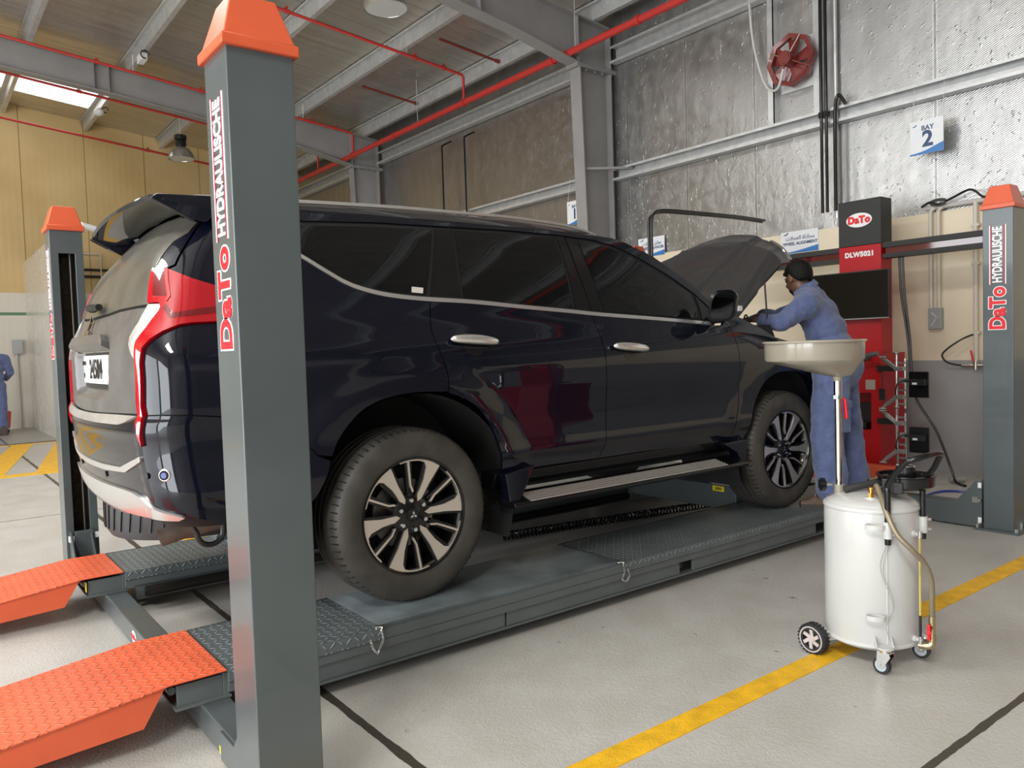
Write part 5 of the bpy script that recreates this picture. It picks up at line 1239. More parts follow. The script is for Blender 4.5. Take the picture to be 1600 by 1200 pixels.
tag(MB().tube(curve_pts([(4.62, -.50, .012), (4.55, -.20, .012), (4.72, .02, .012), (5.05, .02, .012), (5.15, -.2, .012), (4.95, -.42, .03), (4.55, -.55, .012)], 10), .009, 8).build('air_hose', mat('blue_hose', (.01, .035, .30), .3)), 'blue air hose looped on the floor behind the post beam', 'hose')
# ================================================================ high bay lamps and small fittings
M_DOME = mat('spun_aluminium', (.55, .55, .52), .30, .85)
def high_bay(x, y, z, label, s=1.):
    t = thing('high_bay_lamp', label, 'lamp', (x, y, z), 'high bay lamps')
    MB().lathe([(.235*s, 0), (.240*s, .006), (.232*s, .05*s), (.205*s, .12*s), (.155*s, .19*s), (.085*s, .235*s), (.078*s, .238*s), (.15*s, .186*s), (.198*s, .118*s), (.226*s, .05*s), (.232*s, .004)], (x, y, z), n=40, caps=False).build('reflector', M_DOME, t)
    MB().lathe([(0, .012), (.23*s, .012), (.23*s, .016), (0, .016)], (x, y, z), n=40).build('lens', mat('lamp_glass', (.66, .68, .66), .10, coat=.5), t)
    MB().lathe([(.08*s, .235*s), (.10*s, .26*s), (.10*s, .34*s), (.085*s, .36*s), (.11*s, .37*s), (.11*s, .45*s), (.04*s, .47*s), (0, .47*s)], (x, y, z), n=24).build('gear_housing', M_BLACK, t)
    MB().cyl((x, y, z+.46*s), (x, y, roof_z(x)+.01), .010, n=8).build('hanger_rod', M_GALV, t)
high_bay(2.66, 13.0, 5.13, 'silver bell lamp hanging before the yellow wall')
high_bay(3.10, 5.62, 5.46, 'silver bell lamp cut by the top picture edge', 1.12)
t = thing('camera_box', 'small white camera box on the purlin left of the tall post', 'camera', (1.6, 9.6, 5.9))
MB().box((1.40, 10.35, 5.98), (1.50, 10.62, 6.09)).build('body', M_WHITE, t, bevel=.01); MB().tube([(1.45+.06*math.cos(a), 10.30, 6.04+.06*math.sin(a)) for a in [2*PI*k/14 for k in range(12)]], .012, 6).build('lead', M_BLACK, t)
t = thing('camera_box', 'small white camera box beneath the skylight edge', 'camera', (1.4, 13.1, 5.8))
MB().ball((1.36, 13.5, 5.95), (.09, .12, .07), 14, 8).build('body', M_WHITE, t); MB().tube([(1.46+.05*math.cos(a), 13.45, 5.99+.05*math.sin(a)) for a in [2*PI*k/14 for k in range(12)]], .012, 6).build('lead', M_BLACK, t)
# far wall fittings glimpsed between the slotted post and the car tail
tag(MB().box((-.05, YB-.12, 1.50), (.12, YB, 1.78)).build('switch_box', mat('grey_far_box', (.40, .41, .40), .5)), 'grey switch box on the far white wall at the left edge', 'switch')
tag(MB().cyl((.02, YB-.04, 0), (.02, YB-.04, 1.5), .022, n=8).build('wall_conduit', M_GREYPVC), 'grey conduit dropping from the far switch box', 'conduit')
for z, lb in ((3.22, 'upper'), (3.08, 'lower')):
    tag(MB().cyl((.4, YB-.06, z), (5.9, YB-.06, z), .025, n=8).build('wall_pipe', M_BLACK), 'dark pipe along the foot of the yellow wall, %s of two' % lb, 'pipe', 'dark pipes on the yellow wall')
t = thing('wall_bracket', 'pale pipe frame on the yellow wall behind the car tail', 'bracket', (1.2, YB-.1, 3.0))
MB().tube([(.4, YB-.08, 3.55), (1.62, YB-.08, 3.55), (1.62, YB-.08, 2.6)], .02, 8).build('pipe', M_CREAMP, t)
t = thing('security_camera', 'small white camera on a bracket beside the slotted post', 'camera', (1.0, 11.2, 3.5))
MB().box((.345, 10.35, 3.25), (.50, 10.40, 3.28)).build('bracket', M_WHITE, t); MB().cyl((.42, 10.25, 3.33), (.62, 10.35, 3.30), .05, n=12).build('body', M_WHITE, t)
# ================================================================ white waste oil drainer with funnel
M_TANK = mat('white_tank_enamel', (.54, .54, .52), .28, coat=.3, var=.03)
M_FUNNEL = mat('beige_funnel_enamel', (.29, .26, .205), .22, coat=.5)
M_BRASS = mat('brass', (.58, .47, .28), .25, 1.)
M_HOSE = mat('braided_hose', (.30, .25, .17), .45, .5)
TX, TY = 1.40, -1.305
def T(l, c, z):
    """drainer frame: l to the right seen from the camera, c towards it"""
    return Vector((TX+l*.473-c*.882, TY-l*.882-c*.473, z))
DR = thing('oil_drainer', 'white wheeled waste oil drainer with a beige funnel on its pole', 'oil drainer', (TX, TY, 0))
r = .182
MB().lathe([(0, .060), (.10, .060), (.155, .066), (.172, .076), (r, .098), (r, .615), (r-.003, .632), (.168, .648), (.14, .662), (.08, .676), (0, .680)], (TX, TY, 0), n=72).build('tank', M_TANK, DR, sharp=60)
MB().lathe([(r+.003, .622), (r+.004, .628), (r+.002, .634), (r-.006, .640), (r-.012, .634), (r-.006, .620)], (TX, TY, 0), n=72, caps=False).build('rim_bead', M_TANK, DR)
MB().lathe([(r-.004, .079), (r+.0035, .085), (r+.003, .095), (r-.004, .101)], (TX, TY, 0), n=72, caps=False).build('rim_bead', M_TANK, DR)
MB().bar(T(.055, .1738, .10), T(.055, .1738, .60), .004, .004, up=(1, 0, 0)).build('weld_seam', M_TANK, DR)
# pole, valve, knob and funnel
PX = Vector((1.360, -1.188, 0))
MB().cyl(PX+Vector((0, 0, .60)), PX+Vector((0, 0, .70)), .022, n=20).lathe([(.022, .655), (.05, .65), (.055, .64), (.05, .62)], PX, n=24, caps=False).build('pole_socket', M_FUNNEL, DR)
MB().cyl(PX+Vector((0, 0, .66)), PX+Vector((0, 0, 1.08)), .0135, n=20).build('pole', mat('polished_pole', (.70, .66, .55), .18, 1.), DR)
MB().cyl(PX+Vector((0, 0, 1.075)), PX+Vector((0, 0, 1.165)), .017, n=20).cyl(PX+Vector((0, 0, 1.06)), PX+Vector((0, 0, 1.075)), .021, n=6).build('valve_body', M_CHROME, DR)
q = PX+Vector((.021, -.016, 1.06)); MB().bar(q, q+Vector((.006, -.005, -.085)), .020, .010).bar(PX+Vector((0, 0, 1.062)), q, .014, .012).build('valve_lever', M_RED, DR, bevel=.004)
MB().cyl(PX+Vector((-.022, .017, .70)), PX+Vector((-.052, .040, .70)), .006, n=10).build('knob_screw', M_CHROME, DR)
kb = MB(); e1 = Vector((-.79, .61, 0)); kc = PX+Vector((-.055, .042, .70))
for k in range(6): a = 2*PI*k/6; kb.cyl(kc+(Vector((0, 0, 1))*math.cos(a)+Vector((.61, .79, 0))*math.sin(a))*.018-e1*.008, kc+(Vector((0, 0, 1))*math.cos(a)+Vector((.61, .79, 0))*math.sin(a))*.018+e1*.010, .010, n=10)
kb.cyl(kc-e1*.010, kc+e1*.012, .019, n=20).build('knob', M_BLACKG, DR)
FC = Vector((1.312, -1.108, 0)); rr = .200
def fun():
    b = MB(); n = 64; rings = []
    def ring(c, r_, z): rings.append([Vector((c.x+r_*math.cos(2*PI*k/n), c.y+r_*math.sin(2*PI*k/n), z)) for k in range(n)])
    ring(FC, rr-.003, 1.304); ring(FC, rr+.006, 1.308); ring(FC, rr+.008, 1.300); ring(FC, rr, 1.298); ring(FC, rr-.001, 1.232); ring(FC, rr-.004, 1.224)
    for t in (.25, .5, .75, 1.0): ring(FC.lerp(PX, t), lerp(rr-.006, .058, t), lerp(1.222, 1.160, t))
    ring(PX, .018, 1.152); ring(PX, .015, 1.150); ring(PX, .016, 1.158); ring(PX, .055, 1.166)
    ring(FC.lerp(PX, .5), lerp(rr-.010, .055, .5), lerp(1.228, 1.166, .5)); ring(FC, rr-.010, 1.230); ring(FC, rr-.005, 1.300); ring(FC, rr-.003, 1.304)
    vs = [p for g in rings for p in g]; fs = []
    for i in range(len(rings)-1):
        for k in range(n): fs.append((i*n+k, i*n+(k+1) % n, (i+1)*n+(k+1) % n, (i+1)*n+k))
    return b.add(vs, fs)
fun().build('funnel', M_FUNNEL, DR, sharp=50)
MB().cyl(PX+Vector((0, 0, 1.135)), PX+Vector((0, 0, 1.19)), .019, .026, n=24).build('funnel_spout', M_FUNNEL, DR)
# push handle
def leg_clamp(base, name):
    MB().cyl(base+Vector((0, 0, -.03)), base+Vector((0, 0, .035)), .0165, n=16).build(name, M_TANK, DR)
    b = MB()
    for z in (-.018, .022): b.cyl(base+Vector((.004, -.003, z)), base+Vector((.024, -.019, z)), .006, n=8)
    b.build('clamp_bolt', M_CHROME, DR)
L1 = T(.058, .193, .56); L2 = T(.188, .045, .56); out = Vector((.13, -.20, 0))
h = [L1+Vector((0, 0, -.055)), L1+Vector((0, 0, .19)), L1+Vector((0, 0, .205)), L1+out*.08+Vector((0, 0, .222)), L1+out*.5+Vector((0, 0, .275)), L1+out*.62+Vector((0, 0, .288)), L1+out*.75+Vector((0, 0, .294)),
     L1.lerp(L2, .5)+out*.95+Vector((0, 0, .296)), L2+out*.80+Vector((0, 0, .294)), L2+out*.66+Vector((0, 0, .286)), L2+out*.55+Vector((0, 0, .272)), L2+out*.08+Vector((0, 0, .222)), L2+Vector((0, 0, .205)), L2+Vector((0, 0, .19)), L2+Vector((0, 0, -.055))]
M1 = L1; 
h = curve_pts([L1+Vector((0, 0, -.055)), L1+Vector((0, 0, .14)), L1+Vector((0, 0, .175)), T(.075, .21, .772), T(.120, .24, .835), T(.145, .25, .849), T(.185, .23, .860), T(.235, .16, .864), T(.247, .13, .857), T(.240, .115, .838), T(.225, .085, .795), T(.202, .055, .755), L2+Vector((0, 0, .15)), L2+Vector((0, 0, -.055))], 6)
MB().tube(h, .0115, 14).build('push_handle', M_BLACKG, DR)
leg_clamp(L1, 'handle_clamp'); leg_clamp(L2, 'handle_clamp')
for z, n_ in ((.575, 'hose_hook'), (.215, 'hose_hook')):
    b = MB(); c = T(.012, .205, z); n = 24
    out_ = [c+Vector((.473, -.882, 0))*.036*math.cos(2*PI*k/n)+Vector((-.882, -.473, 0))*.020*math.sin(2*PI*k/n) for k in range(n)]
    for dz in (-.008, .008): pass
    vs = [p+Vector((0, 0, -.009)) for p in out_]+[p+Vector((0, 0, .009)) for p in out_]+[p*1+Vector((0, 0, .009))-(p-c)*.12 for p in out_]+[p+Vector((0, 0, -.009))-(p-c)*.12 for p in out_]
    b.add(vs, [(i+a*n, (i+1) % n+a*n, (i+1) % n+((a+1) % 4)*n, i+((a+1) % 4)*n) for a in range(4) for i in range(n)]); b.build(n_, M_TANK, DR)
# black draining tray, cap and probes on the top
tc = T(.130, .0, 0)
MB().lathe([(.03, .700), (.085, .700), (.104, .712), (.106, .748), (.112, .752), (.112, .756), (.100, .756), (.098, .716), (.06, .708), (.03, .708)], (tc.x, tc.y, 0), n=48).build('drip_tray', M_BLACKG, DR)
kc2 = T(.128, .01, 0); b = MB(); b.cyl((kc2.x, kc2.y, .705), (kc2.x, kc2.y, .780), .038, n=24).cyl((kc2.x, kc2.y, .780), (kc2.x, kc2.y, .787), .035, n=24); b.build('tray_cap', M_BLACKG, DR)
MB().lathe([(.030, .789), (.034, .792), (.036, .789), (.034, .786)], (kc2.x, kc2.y, 0), n=24, caps=False).build('cap_ring', M_CHROME, DR)
b = MB(); b.box((-.022, -.02, .69), (.022, .02, .748), R=None); b.v = [tuple(T(.062+x, .075+y, z)) for x, y, z in b.v]; b.build('tray_bracket', M_BLACK, DR, bevel=.004)
b = MB(); b.box((-.018, -.012, .69), (.018, .012, .735)); b.v = [tuple(T(.098+x, .10+y, z)) for x, y, z in b.v]; b.build('tray_bracket', M_BLACK, DR, bevel=.004)
MB().cyl(T(.05, -.02, .60), T(.08, -.01, .71), .03, n=16).build('tray_stand', M_BLACK, DR)
MB().tube(curve_pts([T(-.10, .03, .685), T(-.05, .01, .698), T(.01, -.02, .708), T(.05, -.04, .712)], 5), .015, 10).build('suction_probe', mat('dark_hose_rubber', (.03, .03, .03), .55), DR)
MB().tube([T(.045+.052*math.cos(a), -.06+.03*math.sin(a), .722+.010*math.cos(a)) for a in [2*PI*k/28 for k in range(28)]], .0075, 8, closed=True).build('brass_ring', M_BRASS, DR)
c = T(.0, .10, 0); MB().cyl((c.x, c.y, .665), (c.x, c.y, .673), .024, n=16).build('valve_base', M_TANK, DR)
MB().cyl((c.x, c.y, .672), (c.x, c.y, .690), .012, n=6).cyl((c.x, c.y, .690), (c.x, c.y, .704), .008, n=12).cyl((c.x, c.y, .704), (c.x, c.y, .712), .011, n=12).build('relief_valve', mat('orange_brass', (.72, .40, .10), .25, 1.), DR)
# hose, elbow, red tap, sight glass
hp = curve_pts([T(.018, .07, .682), T(.020, .085, .716), T(.030, .115, .700), T(.055, .20, .63), T(.09, .225, .555), T(.14, .225, .50), T(.185, .19, .44), T(.208, .16, .37), T(.212, .135, .28), T(.213, .115, .215)], 9)
MB().tube(hp, .0105, 12).build('outlet_hose', M_HOSE, DR)
e0 = T(.213, .113, .21); MB().cyl(e0+Vector((0, 0, .005)), e0-Vector((0, 0, .03)), .0125, n=16).cyl(e0-Vector((0, 0, .03)), e0-Vector((0, 0, .045)), .015, n=6).cyl(e0-Vector((0, 0, .045)), e0-Vector((0, 0, .075)), .013, n=16).build('hose_fitting', M_BRASS, DR)
MB().tube(curve_pts([e0-Vector((0, 0, .07)), e0-Vector((0, 0, .10)), e0+T(-.012, 0, -.115)-T(0, 0, 0), e0+T(-.045, -.01, -.118)-T(0, 0, 0)], 5), .0145, 14).build('elbow', M_BRASS, DR)
q = e0+(T(-.012, .018, -.055)-T(0, 0, 0)); MB().bar(q+Vector((0, 0, .030)), q-Vector((0, 0, .032)), .012, .010, up=(1, 0, 0)).cyl(q, q+(T(0, .012, 0)-T(0, 0, 0)), .009, n=12).build('tap_lever', M_RED, DR, bevel=.003)
for z in (.535, .115):
    a = T(.150, .10, z); b_ = T(.172, .118, z)
    MB().cyl(a, T(.160, .108, z), .013, n=14).cyl(T(.160, .108, z), b_, .007, n=10).build('gauge_fitting', M_TANK, DR)
    MB().cyl(b_+Vector((0, 0, -.012)), b_+Vector((0, 0, .016)), .008, n=12).build('gauge_elbow', M_CHROME, DR)
g0 = T(.172, .118, 0)
MB().cyl((g0.x, g0.y, .125), (g0.x, g0.y, .525), .0045, n=10).build('sight_glass', mat('yellow_oil_tube', (.50, .40, .10), .1, coat=.5), DR)
MB().cyl((g0.x, g0.y, .128), (g0.x, g0.y, .215), .0052, n=10).build('oil_level', M_BLACK, DR)
b = MB(); b.tube(curve_pts([T(.06, .185, .52), T(.03, .188, .42), T(.055, .187, .33), T(.075, .183, .26), T(.055, .186, .20), T(.05, .187, .17), T(.065, .185, .12)], 8), .0012, 5); b.tube(curve_pts([T(.065, .184, .52), T(.04, .187, .40), T(.07, .184, .31), T(.078, .182, .25)], 8), .0012, 5)
b.build('loose_thread', mat('thread', (.35, .34, .30), .7), DR)
# running gear: two big wheels at the back, two swivel castors at the front
def big_wheel(c, out_):
    o = Vector(out_).normalized(); c = Vector(c)
    w_ = MB().lathe([(.040, -.020), (.058, -.020), (.063, -.012), (.064, 0), (.063, .012), (.058, .020), (.040, .020)], c, o, 40, caps=False); wo = w_.build('wheel', M_RUBBER, DR)
    b = MB()
    for k in range(26):
        a = 2*PI*k/26; u, v = frame(o); e = u*math.cos(a)+v*math.sin(a); b.bar(c+e*.0635-o*.018, c+e*.0635+o*.018, .007, .004, up=e)
    b.build('tread_block', M_RUBBER, wo)
    MB().lathe([(.040, .012), (.046, .021), (.050, .021), (.049, .014), (.040, -.012)], c, o, 40, caps=False).lathe([(0, .010), (.040, .010), (.040, -.005), (0, -.005)], c, o, 32).build('hub_disc', M_BLACK, wo)
    f = MB(); u, v = frame(o)
    for k in range(6):
        a = 2*PI*k/6; e = u*math.cos(a)+v*math.sin(a); e2 = u*math.cos(a+.55)+v*math.sin(a+.55); f.bar(c+e*.008+o*.015, c+e2*.048+o*.017, .014, .006, up=o)
    f.lathe([(0, .022), (.012, .022), (.014, .012), (0, .012)], c, o, 20).lathe([(.046, .012), (.048, .022), (.053, .022), (.0535, .012)], c, o, 40, caps=False)
    f.build('hub_cap', mat('pinkish_silver_plastic', (.60, .53, .52), .35, .3), wo)
big_wheel((1.215, -1.150, .064), (-1, .05, 0)); big_wheel((1.585, -1.15, .064), (1, 0, 0))
ax0 = Vector((1.235, -1.15, .064)); MB().cyl(ax0, (1.57, -1.15, .064), .010, n=12).build('axle', M_TANK, DR)
b = MB(); b.bar((1.245, -1.15, .075), (1.29, -1.21, .085), .05, .04); b.bar((1.555, -1.15, .075), (1.51, -1.21, .085), .05, .04); b.build('axle_bracket', M_TANK, DR)
def castor(p, yaw):
    p = Vector(p); f_ = Vector((math.cos(yaw), math.sin(yaw), 0)); s_ = Vector((-f_.y, f_.x, 0))
    w_ = MB().lathe([(.020, -.011), (.026, -.012), (.033, -.010), (.034, 0), (.033, .010), (.026, .012), (.020, .011)], p+Vector((0, 0, .034)), s_, 32, caps=False).build('castor', M_RUBBER, DR)
    MB().lathe([(0, -.010), (.008, -.012), (.024, -.0115), (.024, .0115), (.008, .012), (0, .010)], p+Vector((0, 0, .034)), s_, 28).build('wheel_disc', mat('pale_blue_plastic', (.42, .46, .50), .35), w_)
    k = MB()
    for s in (-1, 1):
        o = p+s_*s*.0145
        k.prism([(-.012, .028), (.012, .028), (.042, .078), (.036, .090), (-.012, .090), (-.014, .06)], o-s_*.0012, f_, (0, 0, 1), s_*.0024)
    k.box((-.001, -.001, .088), (.001, .001, .092))
    k.bar(p+f_*.014+s_*.016+Vector((0, 0, .090)), p+f_*.014-s_*.016+Vector((0, 0, .090)), .05, .004)
    k.cyl(p+f_*.014+Vector((0, 0, .088)), p+f_*.014+Vector((0, 0, .100)), .022, n=18).build('castor_fork', M_CHROME, w_)
    MB().cyl(p+Vector((0, 0, .034))-s_*.019, p+Vector((0, 0, .034))+s_*.019, .006, n=10).build('castor_bolt', M_CHROME, w_)
castor((1.228, -1.435, 0), -1.62); castor((1.492, -1.462, 0), -1.45)
def foot_bracket(c):
    c = Vector(c); d = Vector((c.x-TX, c.y-TY, 0)).normalized(); s_ = Vector((-d.y, d.x, 0)); b = MB()
    inner = c-d*.055
    pts = [inner+s_*.030, c+s_*.030+d*.0]+[c+s_*.030*math.cos(a)+d*.022*math.sin(a) for a in [PI*k/10 for k in range(1, 10)]]+[c-s_*.030, inner-s_*.030]
    n = len(pts); z0, z1 = .101, .106
    b.add([p+Vector((0, 0, z0)) for p in pts]+[p+Vector((0, 0, z1)) for p in pts], [tuple(range(n)), tuple(range(2*n-1, n-1, -1))]+[(i, i+n, (i+1) % n+n, (i+1) % n) for i in range(n)])
    for p, q in zip(pts[:-1], pts[1:]):
        hz = lambda t: .108+.035*max(0, min(1, -(t-c).dot(d)/.05))
        m = (p+q)/2; nn = (q-p).cross(Vector((0, 0, 1))).normalized()*.0022
        b.add([p-nn+Vector((0, 0, z0)), q-nn+Vector((0, 0, z0)), q-nn+Vector((0, 0, hz(q))), p-nn+Vector((0, 0, hz(p))), p+nn+Vector((0, 0, z0)), q+nn+Vector((0, 0, z0)), q+nn+Vector((0, 0, hz(q))), p+nn+Vector((0, 0, hz(p)))], [(0, 1, 2, 3), (7, 6, 5, 4), (0, 4, 5, 1), (1, 5, 6, 2), (2, 6, 7, 3), (3, 7, 4, 0)])
    b.build('castor_bracket', M_TANK, DR)
foot_bracket((1.228, -1.449, 0)); foot_bracket((1.494, -1.476, 0))
# ================================================================ people
def skin_material():
    m, nt, b = new_mat('brown_skin'); g = NG(m); g.pos()
    g.set('Base Color', (.150, .075, .045)); g.set('Roughness', .5); b.inputs['Subsurface Weight'].default_value = .08; g.bump(g.noise(120, 2), .08, .002); return m
def cloth_material():
    m, nt, b = new_mat('blue_coverall_cloth'); g = NG(m); x, y, z = g.pos()
    f1 = g.noise(6.5, 4, vec=g.scaled(1., 1., 1.5), rough=.55); f2 = g.noise(17, 3, vec=g.scaled(1.2, 1.2, .7)); w_ = g.noise(260, 2)
    g.set('Base Color', g.ramp(f2, (.3, (.085, .110, .225)), (.7, (.120, .150, .285)))); g.set('Roughness', .85); g.set('Specular IOR Level', .2); b.inputs['Sheen Weight'].default_value = .25
    h = g.m('ADD', g.m('MULTIPLY', f1, 2.4), g.m('ADD', g.m('MULTIPLY', f2, .8), g.m('MULTIPLY', w_, .05)))
    g.bump(h, .6, .022); return m
M_SKIN = skin_material(); M_CLOTH = cloth_material()
M_HAIR = mat('black_hair', (.004, .0035, .0035), .6, bump=.8, bscale=90, spec=.2)
M_BOOT = mat('brown_boot_leather', (.085, .050, .032), .6, var=.3, vscale=25, bump=.3, bscale=60)
def limb(b, a, c, r0, r1, n=18, m=6):
    """tapered capsule from a to c"""
    a = Vector(a); c = Vector(c); b.cyl(a, c, r0, r1, n=n); b.ball(a, r0, n, 8); b.ball(c, r1, n, 8); return b
def ell(b, c, r, rot=None): return b.ball(c, r, 24, 14, rot)
def fuse(b, name, m, parent, voxel=.010, smooth=6, fac=.5, disp=None):
    """weld a rough build-up of limbs into one continuous smooth skin"""
    o = b.build('rough', m, weld=False)
    md = o.modifiers.new('r', 'REMESH'); md.mode = 'VOXEL'; md.voxel_size = voxel; md.use_smooth_shade = True
    md = o.modifiers.new('s', 'SMOOTH'); md.factor = fac; md.iterations = smooth
    dg = bpy.context.evaluated_depsgraph_get(); dg.update()
    me = bpy.data.meshes.new_from_object(o.evaluated_get(dg)); bpy.data.objects.remove(o)
    if disp:
        me.update(); ns = [v.normal.copy() for v in me.vertices]
        for v, n in zip(me.vertices, ns): v.co += n*disp(v.co)
    me.materials.clear(); me.materials.append(m)
    for p in me.polygons: p.use_smooth = True
    ob = bpy.data.objects.new(name, me); COL.objects.link(ob); ob.data.name = name
    if parent: attach(ob, parent)
    return ob
def path_limb(b, pts, rad, n=18):
    for i in range(len(pts)-1): limb(b, pts[i], pts[i+1], rad[i], rad[i+1], n)
    return b
def hand(b, wrist, palm_dir, side, back, curl=.5, s=1.):
    """palm, four fingers of unequal length, thumb off the side"""
    d = Vector(palm_dir).normalized(); bk = Vector(back); bk = (bk-d*bk.dot(d)).normalized(); sd = d.cross(bk)*side
    w = Vector(wrist)
    for t in (-.024, -.008, .008, .024): limb(b, w+sd*t*.7+d*.012*s, w+sd*t+d*.085*s, .0145*s, .0115*s, 10)
    for t, L in ((-.027, .062), (-.009, .075), (.009, .080), (.027, .070)):
        p = w+sd*t+d*.088*s; a = curl*.5; q = p+(d*math.cos(a)-bk*math.sin(a))*L*.45*s; a2 = curl*1.5; r_ = q+(d*math.cos(a2)-bk*math.sin(a2))*L*.33*s; a3 = curl*2.2; e = r_+(d*math.cos(a3)-bk*math.sin(a3))*L*.26*s
        path_limb(b, [p, q, r_, e], [.0098*s, .0092*s, .0084*s, .0072*s], 8)
    p = w+sd*.022*s+d*.025*s; q = p+(sd*.62+d*.72-bk*.25).normalized()*.042*s; r_ = q+(sd*.25+d*.85-bk*.45).normalized()*.032*s; e = r_+(d*.9-bk*.5).normalized()*.024*s
    path_limb(b, [p, q, r_, e], [.0135*s, .0115*s, .0100*s, .0085*s], 8)
def head_parts(b, c, fwd, up, s=1.):
    f = Vector(fwd).normalized(); u = Vector(up); u = (u-f*u.dot(f)).normalized(); r = f.cross(u); R_ = Matrix((r, f, u)).transposed(); c = Vector(c)
    at = lambda x, y, z: c+(r*x+f*y+u*z)*s
    ell(b, at(0, -.012, .030), (.074*s, .094*s, .088*s), R_)
    ell(b, at(0, .022, -.030), (.060*s, .070*s, .075*s), R_)
    ell(b, at(0, .045, -.078), (.040*s, .040*s, .030*s), R_)
    limb(b, at(0, .088, .012), at(0, .104, -.022), .011*s, .0150*s, 10)
    for sx in (-1, 1):
        ell(b, at(sx*.032, .074, .022), (.020*s, .012*s, .010*s), R_); ell(b, at(sx*.038, .066, -.022), (.022*s, .020*s, .020*s), R_)
        ell(b, at(sx*.074, -.006, -.004), (.009*s, .021*s, .033*s), R_); ell(b, at(sx*.010, .094, -.024), (.010*s, .010*s, .008*s), R_)
    ell(b, at(0, .090, -.049), (.024*s, .010*s, .0065*s), R_); ell(b, at(0, .086, -.061), (.021*s, .011*s, .0075*s), R_)
    return at, R_
def shoe(name, toe, heel, parent, z0):
    t = Vector(toe); h = Vector(heel); f = (t-h).normalized(); s_ = Vector((-f.y, f.x, 0)); L = (t-h).length
    def prof(a, b_):
        # a along heel..toe, b_ round the section from left sole edge over to right
        w = .050*(.72+.28*math.sin(PI*min(1, .25+a*.95)))*(1-.55*max(0, a-.78)/.22)**.6; w = max(w, .02)
        hgt = .105*(1-sstep(.12, .55, a))+.062*(1-.55*sstep(.62, 1, a)); an = PI*b_
        x = -math.cos(an)*w; z = .018+max(0, math.sin(an))**.75*hgt
        return h+f*(a*L)+s_*x+Vector((0, 0, z0+z))
    b = MB(); b.grid(prof, 22, 15); nv = 15
    b.f.append(tuple(range(nv))); b.f.append(tuple((21)*nv+k for k in range(nv-1, -1, -1))); b.mi += [0, 0]
    o = b.build(name, M_BOOT, parent, sharp=70)
    so = MB(); sl = [(h+f*(a*L*1.02-.004)+s_*(-1)*(.054*(.74+.26*math.sin(PI*min(1, .25+a*.95)))*(1-.5*max(0, a-.8)/.2)**.6)) for a in [k/14 for k in range(15)]]
    sr = [p+(h+f*((p-h).dot(f))-p)*2 for p in sl]; ring = sl+sr[::-1]; n = len(ring)
    so.add([p+Vector((0, 0, z0)) for p in ring]+[p+Vector((0, 0, z0+.024)) for p in ring], [tuple(range(n)), tuple(range(2*n-1, n-1, -1))]+[(i, i+n, (i+1) % n+n, (i+1) % n) for i in range(n)])
    so.build('shoe_sole', mat('boot_sole', (.05, .042, .036), .8), o)
    la = MB()
    for k in range(4):
        a = .42+k*.075; p = prof(a, .36); q = prof(a+.03, .64); up = Vector((0, 0, .004)); la.tube([p+up*.4, prof(a+.015, .5)+up*1.6, q+up*.4], .0032, 6)
    la.build('shoe_lace', mat('pale_lace', (.30, .26, .22), .8), o)
    return o
# --- the mechanic leaning over the wing
MAN = thing('person', 'person in blue coverall leaning into the engine bay from the runway', 'person', (3.2, -.10, .21))
Z = .21
hipL, hipR = Vector((3.10, -.135, 1.075)), Vector((3.30, -.070, 1.075))
knL, anL = Vector((3.045, -.13, .665)), Vector((3.020, -.165, .315)); knR, anR = Vector((3.375, -.080, .665)), Vector((3.390, -.115, .315))
pel = Vector((3.215, -.105, 1.13)); wai = Vector((3.255, -.055, 1.29)); che = Vector((3.215, .035, 1.485)); nk0 = Vector((3.185, .085, 1.615)); nk1 = Vector((3.145, .115, 1.675))
shL, shR = Vector((3.02, -.005, 1.535)), Vector((3.375, .135, 1.545))
elL, wrL = Vector((2.83, .055, 1.430)), Vector((2.865, .245, 1.450)); elR, wrR = Vector((3.22, .36, 1.46)), Vector((3.06, .36, 1.495))
HD = Vector((3.155, .135, 1.728)); FW = Vector((.30, .88, -.40)); UP = Vector((.12, .34, .93))
b = MB()
for p, r_ in ((hipL, .085), (hipR, .085), (pel, .10)): b.ball(p, r_, 18, 10)
path_limb(b, [hipL, knL, anL, anL+Vector((0, 0, -.05))], [.080, .054, .038, .036]); path_limb(b, [hipR, knR, anR, anR+Vector((0, 0, -.05))], [.080, .054, .038, .036])
path_limb(b, [pel, wai, che, nk0], [.10, .09, .10, .055]); path_limb(b, [nk0, nk1, HD+Vector((0, 0, -.05))], [.055, .052, .05])
path_limb(b, [nk0, shL, elL, wrL], [.06, .055, .038, .026]); path_limb(b, [nk0, shR, elR, wrR], [.06, .055, .038, .026])
hand(b, wrL, (-.25, .80, .10), 1, (-.35, .10, .9), .55); hand(b, wrR, (-.86, .12, -.12), 1, (0, .2, .95), .5)
at, HR = head_parts(b, HD, FW, UP)
fuse(b, 'body', M_SKIN, MAN, .0058, 3)
